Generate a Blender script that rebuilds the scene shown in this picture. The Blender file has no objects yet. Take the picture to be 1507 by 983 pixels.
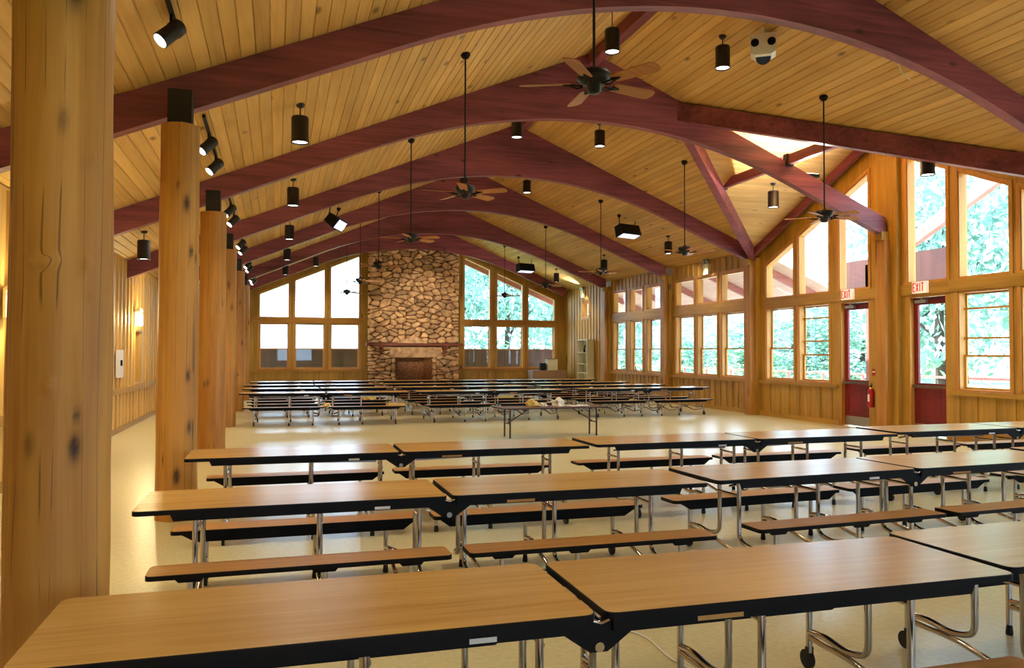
import bpy, math, random
from mathutils import Vector, Matrix, noise
random.seed(7)
C = bpy.context.scene.collection
SC = bpy.context.scene
PI = math.pi

# ------------------------------------------------------------------ camera
CAM_H, FPX = 1.7, 1170.8
YAW, PITCH, ROLL = .287, .0229, .0022
cam_d = bpy.data.cameras.new('camera'); cam = bpy.data.objects.new('camera', cam_d); C.objects.link(cam)
cam_d.sensor_width = 36; cam_d.lens = FPX / 1507 * 36; cam_d.clip_start = .05; cam_d.clip_end = 400
def cam_dir(r3, u3, d2):
    c, s = math.cos(ROLL), math.sin(ROLL); r = c*r3 - s*u3; u2 = s*r3 + c*u3
    c, s = math.cos(PITCH), math.sin(PITCH); d = c*d2 - s*u2; z = s*d2 + c*u2
    c, s = math.cos(YAW), math.sin(YAW)
    return Vector((s*d + c*r, c*d - s*r, z))
ri, up, fw = cam_dir(1, 0, 0), cam_dir(0, 1, 0), cam_dir(0, 0, 1)
cam.matrix_world = Matrix(((ri.x, up.x, -fw.x, 0), (ri.y, up.y, -fw.y, 0), (ri.z, up.z, -fw.z, CAM_H), (0, 0, 0, 1)))
SC.camera = cam

# ------------------------------------------------------------------ world, exposure, lamp strengths
W = bpy.data.worlds.new('sky'); SC.world = W; W.use_nodes = True
bg = W.node_tree.nodes['Background']; bg.inputs[0].default_value = (.56, .79, 1.0, 1); bg.inputs[1].default_value = 10.0
sun_d = bpy.data.lights.new('sun', 'SUN'); sun_d.energy = 34; sun_d.angle = .02; sun_d.color = (1, .97, .9); sun_o = bpy.data.objects.new('sun', sun_d); C.objects.link(sun_o)
sun_o.rotation_euler = Vector((.42, -.2, -.88)).to_track_quat('-Z', 'Y').to_euler()
SC.view_settings.view_transform = 'Standard'; SC.view_settings.look = 'None'
SC.view_settings.exposure = -0.06; SC.view_settings.gamma = 1.0; SC.view_settings.use_curve_mapping = False
CAN_W, HEAD_W, SCONCE_W, FLOOD_W = 195, 40, 65, 160
WARM = (1.0, .87, .62)

# ------------------------------------------------------------------ building constants (metres)
XL, XR, YB, Y0 = -3.18, 12.69, 34.4, -4.5
RX, RZ, SL = 5.75, 7.45, .42                     # ridge and main roof slope
FR = [4.02, 9.08, 14.14, 19.2, 24.26, 29.32, 33.88]   # arch planes
GY, GZ, GS = 14.14, 6.64, .435                   # cross gable
VX = RX + (RZ - GZ) / SL                         # where the gable ridge meets the main roof
GL, GR = 9.1, 19.18                              # gable corners on the right wall
def roof(x): return RZ - SL * abs(x - RX)
def gable(y): return GZ - GS * abs(y - GY)
EAVE = roof(XR)
def valley_y(x): return max(0, (x - VX) * (GR - GY) / (XR - VX))

# ------------------------------------------------------------------ helpers
def lin(c):
    return tuple(((v/255)/12.92 if v/255 <= .04045 else (((v/255)+.055)/1.055)**2.4) for v in c) + (1,)
class MB:
    def __init__(s): s.v, s.f, s.m, s.sm = [], [], [], []
    def add(s, vs, fs, mi=0, smooth=False):
        o = len(s.v); s.v += [tuple(v) for v in vs]
        for f in fs: s.f.append(tuple(i+o for i in f)); s.m.append(mi); s.sm.append(smooth)
    def box(s, x0, x1, y0, y1, z0, z1, mi=0):
        if x0 > x1: x0, x1 = x1, x0
        if y0 > y1: y0, y1 = y1, y0
        s.add([(x0,y0,z0),(x1,y0,z0),(x1,y1,z0),(x0,y1,z0),(x0,y0,z1),(x1,y0,z1),(x1,y1,z1),(x0,y1,z1)],
              [(0,3,2,1),(4,5,6,7),(0,1,5,4),(1,2,6,5),(2,3,7,6),(3,0,4,7)], mi)
    def hexa(s, a, b, mi=0):          # two quads, bottom/front a and back b, same winding
        s.add(list(a)+list(b), [(3,2,1,0),(4,5,6,7),(0,1,5,4),(1,2,6,5),(2,3,7,6),(3,0,4,7)], mi)
    def prism(s, pts, fn, d0, d1, mi=0, caps=True):   # polygon pts (a,b) ; fn(a,b,d)->xyz
        n = len(pts); vs = [fn(a,b,d0) for a,b in pts] + [fn(a,b,d1) for a,b in pts]
        fs = [(i,(i+1)%n,n+(i+1)%n,n+i) for i in range(n)]
        if caps: fs += [tuple(range(n))[::-1], tuple(range(n, 2*n))]
        s.add(vs, fs, mi)
    def tube(s, path, r, n=8, mi=0, cap=True):
        path = [Vector(p) for p in path]; rings = []
        up0 = None
        for i, p in enumerate(path):
            t = (path[min(i+1, len(path)-1)] - path[max(i-1, 0)]).normalized()
            if up0 is None:
                a = Vector((0,0,1)) if abs(t.z) < .9 else Vector((1,0,0))
                up0 = t.cross(a).normalized()
            u = (up0 - t*up0.dot(t)).normalized(); up0 = u; w = t.cross(u)
            rr = r[i] if isinstance(r, (list, tuple)) else r
            rings.append([p + (u*math.cos(2*PI*k/n) + w*math.sin(2*PI*k/n))*rr for k in range(n)])
        vs = [v for rg in rings for v in rg]; fs = []
        for i in range(len(path)-1):
            for k in range(n):
                a, b = i*n+k, i*n+(k+1)%n
                fs.append((a, b, b+n, a+n))
        s.add(vs, fs, mi, True)
        if cap: s.add(rings[0], [tuple(range(n))[::-1]], mi); s.add(rings[-1], [tuple(range(n))], mi)
    def lathe(s, prof, c=(0,0,0), n=20, mi=0, smooth=True):    # prof: (r,z)
        vs, fs = [], []
        for r, z in prof:
            for k in range(n): vs.append((c[0]+r*math.cos(2*PI*k/n), c[1]+r*math.sin(2*PI*k/n), c[2]+z))
        for i in range(len(prof)-1):
            for k in range(n):
                a, b = i*n+k, i*n+(k+1)%n; fs.append((a, b, b+n, a+n))
        s.add(vs, fs, mi, smooth)
        s.add(vs[:n], [tuple(range(n))[::-1]], mi); s.add(vs[-n:], [tuple(range(n))], mi)
    def cyl(s, p0, p1, r, n=12, mi=0): s.tube([p0, p1], r, n, mi)
    def build(s, name, mats, parent=None, loc=None):
        if not isinstance(mats, (list, tuple)): mats = [mats]
        me = bpy.data.meshes.new(name); me.from_pydata(s.v, [], s.f)
        for m in mats: me.materials.append(m)
        me.polygons.foreach_set('material_index', s.m); me.polygons.foreach_set('use_smooth', s.sm); me.update()
        o = bpy.data.objects.new(name, me); C.objects.link(o)
        if parent: o.parent = parent
        if loc: o.location = loc
        return o
def tag(o, label=None, cat=None, group=None, kind=None):
    if label: o['label'] = label
    if cat: o['category'] = cat
    if group: o['group'] = group
    if kind: o['kind'] = kind
    return o
def thing(name, label, cat, loc=(0,0,0), rz=0, group=None, kind=None):
    o = bpy.data.objects.new(name, None); C.objects.link(o); o.empty_display_size = .1
    o.location = loc; o.rotation_euler = (0,0,rz)
    return tag(o, label, cat, group, kind)
def copy_tree(o, parent=None):
    c = o.copy(); C.objects.link(c)
    if parent: c.parent = parent
    for ch in list(KIDS.get(o.name, [])): copy_tree(ch, c)
    return c
KIDS = {}
def index_kids():
    KIDS.clear()
    for ob in C.objects:
        if ob.parent: KIDS.setdefault(ob.parent.name, []).append(ob)
def spot(name, loc, target, watts, size, parent=None, color=WARM, blend=.6, radius=.06):
    l = bpy.data.lights.new(name, 'SPOT'); l.energy = watts; l.spot_size = math.radians(size); l.spot_blend = blend
    l.color = color; l.shadow_soft_size = radius
    o = bpy.data.objects.new(name, l); C.objects.link(o); o.location = loc
    o.rotation_euler = (Vector(target)-Vector(loc)).to_track_quat('-Z', 'Y').to_euler()
    if parent: o.parent = parent
    return o

# ------------------------------------------------------------------ materials
def mat(name):
    m = bpy.data.materials.new(name); m.use_nodes = True; nt = m.node_tree
    return m, nt, nt.nodes['Principled BSDF']
def plain(name, rgb, rough=.5, metal=0, spec=.5):
    m, nt, b = mat(name)
    b.inputs['Base Color'].default_value = lin(rgb); b.inputs['Roughness'].default_value = rough
    b.inputs['Metallic'].default_value = metal; b.inputs['Specular IOR Level'].default_value = spec
    n = nt.nodes.new('ShaderNodeTexNoise'); n.inputs['Scale'].default_value = 30
    r = nt.nodes.new('ShaderNodeMapRange'); r.inputs['To Min'].default_value = rough*.85; r.inputs['To Max'].default_value = min(1, rough*1.15)
    nt.links.new(n.outputs['Fac'], r.inputs['Value']); nt.links.new(r.outputs[0], b.inputs['Roughness'])
    return m
def glow(name, rgb, strength):
    m, nt, b = mat(name)
    b.inputs['Base Color'].default_value = lin(rgb); b.inputs['Emission Color'].default_value = lin(rgb)
    b.inputs['Emission Strength'].default_value = strength
    return m
def wood(name, light, dark, scale=(2, 2, 2), stretch=0, rough=.5, var=.25, grain=14, knots=0, cracks=0, bump=.15, spec=.4):
    """grain runs along axis `stretch`"""
    m, nt, b = mat(name); L = nt.links.new; N = nt.nodes.new
    tc = N('ShaderNodeTexCoord'); oi = N('ShaderNodeObjectInfo')
    off = N('ShaderNodeVectorMath'); off.operation = 'MULTIPLY_ADD'
    comb = N('ShaderNodeCombineXYZ')
    for k in range(3): L(oi.outputs['Random'], comb.inputs[k])
    off.inputs[1].default_value = (37, 53, 71); L(comb.outputs[0], off.inputs[0]); L(tc.outputs['Object'], off.inputs[2])
    mp = N('ShaderNodeMapping'); sc = [grain]*3; sc[stretch] = grain*.045; mp.inputs['Scale'].default_value = sc
    L(off.outputs[0], mp.inputs['Vector'])
    n1 = N('ShaderNodeTexNoise'); n1.inputs['Scale'].default_value = 1; n1.inputs['Detail'].default_value = 6; n1.inputs['Roughness'].default_value = .65; n1.inputs['Distortion'].default_value = .6
    L(mp.outputs[0], n1.inputs['Vector'])
    mp2 = N('ShaderNodeMapping'); s2 = [1.6]*3; s2[stretch] = .35; mp2.inputs['Scale'].default_value = s2; L(off.outputs[0], mp2.inputs['Vector'])
    n2 = N('ShaderNodeTexNoise'); n2.inputs['Scale'].default_value = 1.2; n2.inputs['Detail'].default_value = 3; L(mp2.outputs[0], n2.inputs['Vector'])
    add = N('ShaderNodeMath'); add.operation = 'ADD'; L(n1.outputs['Fac'], add.inputs[0]); L(n2.outputs['Fac'], add.inputs[1])
    rp = N('ShaderNodeMapRange'); rp.inputs['From Min'].default_value = .72; rp.inputs['From Max'].default_value = 1.28; L(add.outputs[0], rp.inputs['Value'])
    mx = N('ShaderNodeMix'); mx.data_type = 'RGBA'; mx.inputs[6].default_value = lin(dark); mx.inputs[7].default_value = lin(light)
    L(rp.outputs[0], mx.inputs[0]); col = mx.outputs[2]
    hs = N('ShaderNodeHueSaturation'); vr = N('ShaderNodeMapRange'); vr.inputs['To Min'].default_value = 1-var; vr.inputs['To Max'].default_value = 1+var*.6
    L(oi.outputs['Random'], vr.inputs['Value']); L(vr.outputs[0], hs.inputs['Value']); L(col, hs.inputs['Color']); col = hs.outputs[0]
    def darken(fac, rgb, col):
        q = N('ShaderNodeMix'); q.data_type = 'RGBA'; q.inputs[7].default_value = lin(rgb); L(fac, q.inputs[0]); L(col, q.inputs[6]); return q.outputs[2]
    if knots:
        mp3 = N('ShaderNodeMapping'); s3 = [knots]*3; s3[stretch] = knots*.45; mp3.inputs['Scale'].default_value = s3; L(off.outputs[0], mp3.inputs['Vector'])
        vo = N('ShaderNodeTexVoronoi'); vo.inputs['Scale'].default_value = 1; L(mp3.outputs[0], vo.inputs['Vector'])
        kr = N('ShaderNodeMapRange'); kr.inputs['From Min'].default_value = .05; kr.inputs['From Max'].default_value = .12; kr.inputs['To Min'].default_value = .75; kr.inputs['To Max'].default_value = 0
        L(vo.outputs['Distance'], kr.inputs['Value']); col = darken(kr.outputs[0], tuple(v*.45 for v in dark), col)
    hgt = n1.outputs['Fac']
    if cracks:
        mp4 = N('ShaderNodeMapping'); s4 = [cracks]*3; s4[stretch] = cracks*.007; mp4.inputs['Scale'].default_value = s4; L(off.outputs[0], mp4.inputs['Vector'])
        n4 = N('ShaderNodeTexNoise'); n4.inputs['Scale'].default_value = 1; n4.inputs['Detail'].default_value = .6; L(mp4.outputs[0], n4.inputs['Vector'])
        sub = N('ShaderNodeMath'); sub.operation = 'SUBTRACT'; sub.inputs[1].default_value = .5; L(n4.outputs['Fac'], sub.inputs[0])
        ab = N('ShaderNodeMath'); ab.operation = 'ABSOLUTE'; L(sub.outputs[0], ab.inputs[0])
        cr = N('ShaderNodeMapRange'); cr.inputs['From Min'].default_value = .001; cr.inputs['From Max'].default_value = .011; cr.inputs['To Min'].default_value = .75; cr.inputs['To Max'].default_value = 0
        L(ab.outputs[0], cr.inputs['Value'])
        n5 = N('ShaderNodeTexNoise'); n5.inputs['Scale'].default_value = 2.2; n5.inputs['Detail'].default_value = 1; L(off.outputs[0], n5.inputs['Vector'])
        k5 = N('ShaderNodeMapRange'); k5.inputs['From Min'].default_value = .40; k5.inputs['From Max'].default_value = .5; L(n5.outputs['Fac'], k5.inputs['Value'])
        c5 = N('ShaderNodeMath'); c5.operation = 'MULTIPLY'; L(cr.outputs[0], c5.inputs[0]); L(k5.outputs[0], c5.inputs[1]); cr = c5; col = darken(cr.outputs[0], tuple(v*.4 for v in dark), col)
        at = N('ShaderNodeAttribute'); at.attribute_name = 'knot'; col = darken(at.outputs['Fac'], tuple(v*.38 for v in dark), col)
    L(col, b.inputs['Base Color'])
    bp = N('ShaderNodeBump'); bp.inputs['Strength'].default_value = bump; bp.inputs['Distance'].default_value = .01; L(hgt, bp.inputs['Height']); L(bp.outputs[0], b.inputs['Normal'])
    b.inputs['Roughness'].default_value = rough; b.inputs['Specular IOR Level'].default_value = spec
    return m
def speckle(name, a, b2, scale, rough=.4, bump=0, detail=8, big=None, spec=.5):
    m, nt, b = mat(name); L = nt.links.new; N = nt.nodes.new
    tc = N('ShaderNodeTexCoord'); n = N('ShaderNodeTexNoise'); n.inputs['Scale'].default_value = scale; n.inputs['Detail'].default_value = detail
    L(tc.outputs['Object'], n.inputs['Vector'])
    r = N('ShaderNodeMapRange'); r.inputs['From Min'].default_value = .35; r.inputs['From Max'].default_value = .65; L(n.outputs['Fac'], r.inputs['Value'])
    mx = N('ShaderNodeMix'); mx.data_type = 'RGBA'; mx.inputs[6].default_value = lin(a); mx.inputs[7].default_value = lin(b2); L(r.outputs[0], mx.inputs[0])
    oi = N('ShaderNodeObjectInfo'); hs = N('ShaderNodeHueSaturation'); vr = N('ShaderNodeMapRange')
    vr.inputs['To Min'].default_value = 1-(big or 0); vr.inputs['To Max'].default_value = 1+(big or 0)
    L(oi.outputs['Random'], vr.inputs['Value']); L(vr.outputs[0], hs.inputs['Value']); L(mx.outputs[2], hs.inputs['Color']); L(hs.outputs[0], b.inputs['Base Color'])
    if bump:
        bp = N('ShaderNodeBump'); bp.inputs['Strength'].default_value = bump; bp.inputs['Distance'].default_value = .02; L(n.outputs['Fac'], bp.inputs['Height']); L(bp.outputs[0], b.inputs['Normal'])
    b.inputs['Roughness'].default_value = rough; b.inputs['Specular IOR Level'].default_value = spec
    return m
M = {}
M['deck'] = wood('pine_decking', (222,182,112), (194,148,82), stretch=1, var=.13, grain=16, rough=.55, knots=2.2)
M['deck_x'] = wood('pine_decking_gable', (222,182,112), (194,148,82), stretch=0, var=.13, grain=16, rough=.55, knots=2.2)
M['pine'] = wood('pine_boards', (196,152,64), (150,110,36), stretch=2, var=.14, grain=12, rough=.5, knots=1.6)
M['pine_lit'] = wood('pine_boards_lit', (232,192,116), (204,158,84), stretch=2, var=.06, grain=12, rough=.5)  # lighter copy of the wall pine, lamp light put into the colour
M['pine_h'] = wood('pine_rails', (196,152,64), (150,110,36), stretch=1, var=.08, grain=12, rough=.5)
M['pine_x'] = wood('pine_rails_cross', (196,142,60), (158,104,38), stretch=0, var=.08, grain=12, rough=.5)
M['casing'] = wood('pine_casing', (210,156,74), (176,120,50), stretch=2, var=.06, grain=12, rough=.5)
M['beam'] = wood('stained_glulam', (156,80,92), (92,38,52), stretch=0, var=.05, grain=13, rough=.5, knots=2.4, spec=.5)
M['beam_y'] = wood('stained_timber', (152,78,86), (96,40,52), stretch=1, var=.05, grain=11, rough=.5)
M['log'] = wood('peeled_log', (202,148,66), (158,102,38), stretch=2, var=.05, grain=9, rough=.5, knots=1.2, cracks=11, bump=.3)
M['lam'] = wood('table_laminate', (214,172,96), (184,138,66), stretch=0, var=.04, grain=22, rough=.26, bump=.02, spec=.6)
M['bench'] = wood('bench_laminate', (202,150,82), (174,120,56), stretch=0, var=.04, grain=22, rough=.4, bump=.03)
M['blade'] = wood('fan_blade_wood', (186,128,74), (150,94,50), stretch=0, var=.05, grain=18, rough=.45)
M['floor'] = speckle('cream_floor', (220,211,166), (212,200,152), 26, rough=.27, spec=.5)
M['black'] = plain('black_plastic', (7,6,7), .6, 0, .22)
M['blackm'] = plain('black_metal', (20,18,24), .4, .3)
M['bracket'] = plain('black_steel_bracket', (12,11,12), .55)
M['edge'] = plain('black_edge_band', (8,6,7), .6, 0, .22)
M['chrome'] = plain('chrome_tube', (196,190,186), .16, 1)
M['grey'] = plain('grey_steel', (170,166,158), .35, .7)
M['can'] = plain('dark_can', (34,31,38), .45, .2)
M['lens'] = glow('lit_lens', (255,246,240), 9)
M['lensdim'] = glow('flood_lens', (214,222,255), 1.0)
M['sconce'] = glow('sconce_glass', (255,238,200), 5)
M['white'] = plain('white_enamel', (232,228,220), .45)
M['cream'] = plain('cream_laminate', (222,218,186), .5)
M['red'] = wood('red_stained_door', (132,32,34), (98,20,26), stretch=2, var=.03, grain=10, rough=.45)
M['redpaint'] = plain('red_paint', (170,22,30), .3)
M['yellow'] = plain('yellow_tag', (232,190,60), .5)
M['exit'] = glow('exit_face', (250,236,220), .45)
M['exitred'] = glow('exit_letters', (205,30,36), .35)
M['dkbrown'] = wood('dark_brown_boards', (84,48,42), (56,30,28), stretch=2, var=.1, grain=6, rough=.7)
M['darkred'] = wood('red_brown_folding_top', (112,66,56), (86,46,42), stretch=0, var=.03, grain=14, rough=.45)
M['brownm'] = plain('brown_metal', (58,34,32), .45, .2)
M['stone'] = speckle('fieldstone', (230,190,146), (176,136,104), 5, rough=.85, bump=.5, big=.32, spec=.2)
M['mortar'] = speckle('dark_mortar', (116,88,66), (84,62,48), 14, rough=.95, bump=.4, spec=.1)
M['firebrick'] = speckle('sooty_firebrick', (168,118,84), (120,82,60), 12, rough=.9, bump=.3, spec=.1)
M['mantel'] = wood('mantel_oak', (142,72,44), (100,46,30), stretch=0, var=.03, grain=9, rough=.5)
M['soffit'] = wood('pale_soffit', (226,196,180), (204,168,150), stretch=1, var=.05, grain=8, rough=.7)
M['extbeam'] = wood('pink_brown_beam', (176,112,104), (146,84,80), stretch=0, var=.05, grain=8, rough=.6)
M['rubber'] = plain('black_rubber', (10,10,12), .6)
M['paper'] = plain('white_paper', (232,226,206), .7)
M['bag'] = plain('yellow_cloth', (222,196,112), .8)
M['box'] = plain('taupe_cardboard', (150,118,92), .8)
M['grass'] = speckle('lawn', (120,150,90), (90,120,70), 3, rough=.9)
M['bounce_patio'] = speckle('pale_concrete', (214,208,198), (196,190,180), 4, rough=.9)
M['leaf'] = speckle('leaves', (174,207,198), (134,180,174), 2, rough=.6, big=.2)
M['bark'] = speckle('bark', (96,78,70), (64,52,48), 6, rough=.9, bump=.5)
def glass():
    m = bpy.data.materials.new('window_glass'); m.use_nodes = True; nt = m.node_tree; nt.nodes.clear(); N = nt.nodes.new; L = nt.links.new
    o = N('ShaderNodeOutputMaterial'); mx = N('ShaderNodeMixShader'); t = N('ShaderNodeBsdfTransparent'); g = N('ShaderNodeBsdfGlossy')
    t.inputs[0].default_value = (.96,.98,1,1); g.inputs['Roughness'].default_value = .02; f = N('ShaderNodeLayerWeight'); p = N('ShaderNodeMath'); p.operation = 'POWER'; p.inputs[1].default_value = 4; L(f.outputs['Facing'], p.inputs[0])
    q = N('ShaderNodeMath'); q.operation = 'MULTIPLY_ADD'; q.inputs[1].default_value = .5; q.inputs[2].default_value = .03; L(p.outputs[0], q.inputs[0]); L(q.outputs[0], mx.inputs[0]); L(t.outputs[0], mx.inputs[1]); L(g.outputs[0], mx.inputs[2]); L(mx.outputs[0], o.inputs[0]); return m
M['glass'] = glass()

# ------------------------------------------------------------------ floor and outside ground
b = MB(); b.box(XL-.2, XR+.2, Y0-.2, YB+.2, -.1, 0); tag(b.build('floor', M['floor']), 'smooth cream floor of the dining hall', 'floor', kind='structure')
b = MB(); b.box(XR+.21, XR+9, -8, 42, -.12, -.04); tag(b.build('bounce_patio', M['bounce_patio']), 'pale concrete paving outside the right wall, added to bounce daylight', 'bounce_patio', kind='structure')  # pale paving added to throw daylight up to the ceiling
b = MB(); b.box(-60, 120, -40, 160, -.5, -.12); tag(b.build('ground', M['grass']), 'grass lawn outside the windows', 'ground', kind='structure')

# ------------------------------------------------------------------ walls
def wall(axis, p0, p1, a0, a1, top, holes, extra=()):
    """axis 'x': wall plane normal is X (runs along Y). holes: (a,b,z0,z1a,z1b)"""
    m = MB(); br = sorted(set([a0, a1] + [h[0] for h in holes] + [h[1] for h in holes] + list(extra)))
    br = [v for v in br if a0 <= v <= a1]
    P = (lambda a, z, p: (p, a, z)) if axis == 'x' else (lambda a, z, p: (a, p, z))
    for a, c in zip(br, br[1:]):
        if c-a < 1e-4: continue
        hs = sorted([h for h in holes if h[0] <= a+1e-5 and h[1] >= c-1e-5], key=lambda h: h[2])
        lo = (0, 0)
        spans = []
        for h in hs:
            f = lambda t: h[3] + (h[4]-h[3])*(t-h[0])/(h[1]-h[0])
            spans.append((lo, (h[2], h[2]))); lo = (f(a), f(c))
        spans.append((lo, (top(a+1e-6), top(c-1e-6))))
        for (l0, l1), (h0, h1) in spans:
            if h0-l0 < 1e-4 and h1-l1 < 1e-4: continue
            m.hexa([P(a,l0,p0), P(c,l1,p0), P(c,l1,p1), P(a,l0,p1)], [P(a,h0,p0), P(c,h1,p0), P(c,h1,p1), P(a,h0,p1)])
    return m
LOW0, LOW1 = .97, 2.9
UP0 = 3.15
low, small, upper = [], [], []
bays = {1: [(9.08-5.06+.5, 9.08-5.06+1.65), (5.95, 7.1), (7.4, 8.6)],
        4: [(19.73, 20.95), (21.18, 22.37), (22.56, 23.78)], 5: [(24.79, 25.94), (26.27, 27.34), (27.73, 28.88)]}
bays[0] = [(a-5.06, c-5.06) for a, c in bays[1]]
for k in bays:
    for a, c in bays[k]: low.append((a, c, LOW0, LOW1, LOW1)); small.append((a, c, 3.21, 4.04, 4.04))
for a, c in ((17.48, 18.7), (16.12, 17.3), (11.21, 12.37), (9.75, 11.0)): low.append((a, c, LOW0, LOW1, LOW1))
def gt(y): return gable(y) - .60
for a, c in ((17.48, 18.7), (16.12, 17.3), (14.78, 15.78), (12.61, 13.66), (11.2, 12.35), (9.75, 11.0)): upper.append((a, c, UP0, gt(a), gt(c)))
doors = [(14.78, 15.74, 0, 2.9, 2.9), (12.64, 13.62, 0, 2.9, 2.9)]
corner = [(31.45, 32.15, 3.2, 3.98, 3.98)]
def rtop(y): return max(gable(y), EAVE) + .0
m = wall('x', XR, XR+.2, Y0, YB+.2, rtop, low+small+upper+doors+corner, extra=(GL, GR, GY, 18.95))
wall_r = tag(m.build('wall_right', M['pine']), 'pine right wall with tall windows and two exit doors', 'wall', kind='structure')
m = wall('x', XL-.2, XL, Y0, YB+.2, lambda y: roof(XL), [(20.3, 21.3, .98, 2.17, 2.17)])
wall_l = tag(m.build('wall_left', M['pine_lit']), 'warmly lit board and batten wall of the left aisle', 'wall', kind='structure')
bl, bu = [], []
for a, c in ((-.72, .47), (.69, 1.93), (2.15, 3.37), (7.93, 9.15), (9.43, 10.68), (10.9, 12.21)):
    bl.append((a, c, LOW0, LOW1, LOW1)); bu.append((a, c, 3.12, roof(a)-.62, roof(c)-.62))
m = wall('y', YB, YB+.2, XL, XR, lambda x: roof(x), bl+bu+[(4.83, 6.49, 0, 1.5, 1.5)], extra=(RX,))
wall_b = tag(m.build('wall_back', M['pine']), 'far gable wall either side of the stone fireplace', 'wall', kind='structure')
m = wall('y', Y0-.2, Y0, XL, XR, lambda x: roof(x), [(0, 3, .9, 3, 3), (8, 11, .9, 3, 3)], extra=(RX,))
tag(m.build('wall_front', M['pine']), 'pine wall behind the camera', 'wall', kind='structure')
# recess niche in the left wall
b = MB(); b.box(XL-.62, XL-.58, 20.26, 21.34, .94, 2.21); b.box(XL-.6, XL-.2, 20.26, 20.3, .94, 2.21); b.box(XL-.6, XL-.2, 21.3, 21.34, .94, 2.21)
b.box(XL-.6, XL-.2, 20.26, 21.34, .94, .98); b.box(XL-.6, XL-.2, 20.26, 21.34, 2.17, 2.21)
tag(b.build('recess', M['casing'], wall_l))

# battens on walls (parts of the walls)
def batten(parent, x0, x1, y0, y1, z0, z1, mt='pine'):
    b = MB(); b.box(x0, x1, y0, y1, z0, z1); return b.build('batten', M[mt], parent)
y = .4
while y < YB-.2:                                   # left wall, upper and lower battens
    inrec = 20.2 < y < 21.4
    batten(wall_l, XL, XL+.032, y-.05, y+.05, 2.21 if inrec else .93, 3.66, 'pine_lit')
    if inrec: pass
    batten(wall_l, XL, XL+.032, y-.05, y+.05, .12, .80, 'pine_lit')
    y += .41
y = GR+.25
while y < YB-.1:                                   # right wall beyond the gable
    t = max([0]+[1 for a, c in bays[4]+bays[5] if a-.06 < y < c+.06])
    inpost = any(abs(y-f) < .27 for f in FR)
    if not inpost:
        if y < 29.4:
            batten(wall_r, XR-.026, XR, y-.035, y+.035, 4.13, EAVE-.02)
            batten(wall_r, XR-.026, XR, y-.035, y+.035, .12, .88)
        elif 31.3 < y < 32.3:
            batten(wall_r, XR-.026, XR, y-.035, y+.035, .12, 3.1); batten(wall_r, XR-.026, XR, y-.035, y+.035, 4.06, EAVE-.02)
        else: batten(wall_r, XR-.026, XR, y-.035, y+.035, .12, EAVE-.02)
    y += .32
for y in [9.5+.41*i for i in range(23)]:
    if 12.4 < y < 16.0 or any(abs(y-f) < .27 for f in FR): continue
    batten(wall_r, XR-.026, XR, y-.035, y+.035, .12, .88)
for x in [-.9+.36*i for i in range(12)] + [7.95+.36*i for i in range(13)]:
    batten(wall_b, x-.03, x+.03, YB-.026, YB, .12, .88)
for x in (XL+.3, XL+.7, XL+1.1, XL+1.5, XL+1.9, 12.4): batten(wall_b, x-.03, x+.03, YB-.026, YB, .12 if x < 5 else .12, roof(x)-.45)

# rails, sills, baseboards
tn = [0]
def trim(name, x0, x1, y0, y1, z0, z1, mt, label):
    b = MB(); b.box(x0, x1, y0, y1, z0, z1); return tag(b.build(name, M[mt]), label, 'trim', kind='structure')
def trimn(*a):
    tn[0] += 1; return trim('trim_%d' % tn[0], *a)
trimn(XL, XL+.06, Y0, YB, .80, .93, 'pine_h', 'pine chair rail along the left aisle wall')
trim('baseboard_left', XL, XL+.03, Y0, YB, 0, .12, 'pine_h', 'baseboard of the left aisle wall')
trim('baseboard_back', XL+.03, XR-.03, YB-.03, YB, 0, .12, 'pine_x', 'baseboard below the far windows')
trim('baseboard_right', XR-.035, XR, 15.76, YB-.03, 0, .12, 'pine_h', 'baseboard of the right wall beyond the doors')
trim('baseboard_right_near', XR-.035, XR, Y0, 12.6, 0, .12, 'pine_h', 'baseboard of the right wall in front of the doors')
for nm, a, c in (('nearest bay', Y0, 8.85), ('gable bay near half', 9.35, 12.55), ('gable bay far half', 15.8, 18.95), ('fourth bay', 19.45, 24.0), ('fifth bay', 24.55, 29.1)):
    trimn(XR-.07, XR, a, c, LOW0-.09, LOW0-.005, 'pine_h', 'pine window sill along the right wall, '+nm)
    trimn(XR-.04, XR, a, c, LOW1+.005, UP0-.015 if 'gable' in nm else 3.19, 'pine_h', 'pine header rail above the lower windows, '+nm)
trimn(XR-.04, XR, 12.55, 13.9, LOW1+.005, UP0-.015, 'pine_h', 'pine header rail above the nearer exit door')
trimn(XR-.04, XR, 14.48, 15.8, LOW1+.005, UP0-.015, 'pine_h', 'pine header rail above the farther exit door')
for nm, a, c in (('left', -1.0, 3.55), ('right', 7.78, 12.4)):
    trimn(a, c, YB-.06, YB, LOW0-.09, LOW0-.005, 'pine_x', 'pine sill below the far windows %s of the fireplace' % nm)
    trimn(a, c, YB-.04, YB, LOW1+.005, 3.1, 'pine_x', 'pine header rail over the far windows %s of the fireplace' % nm)

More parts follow.
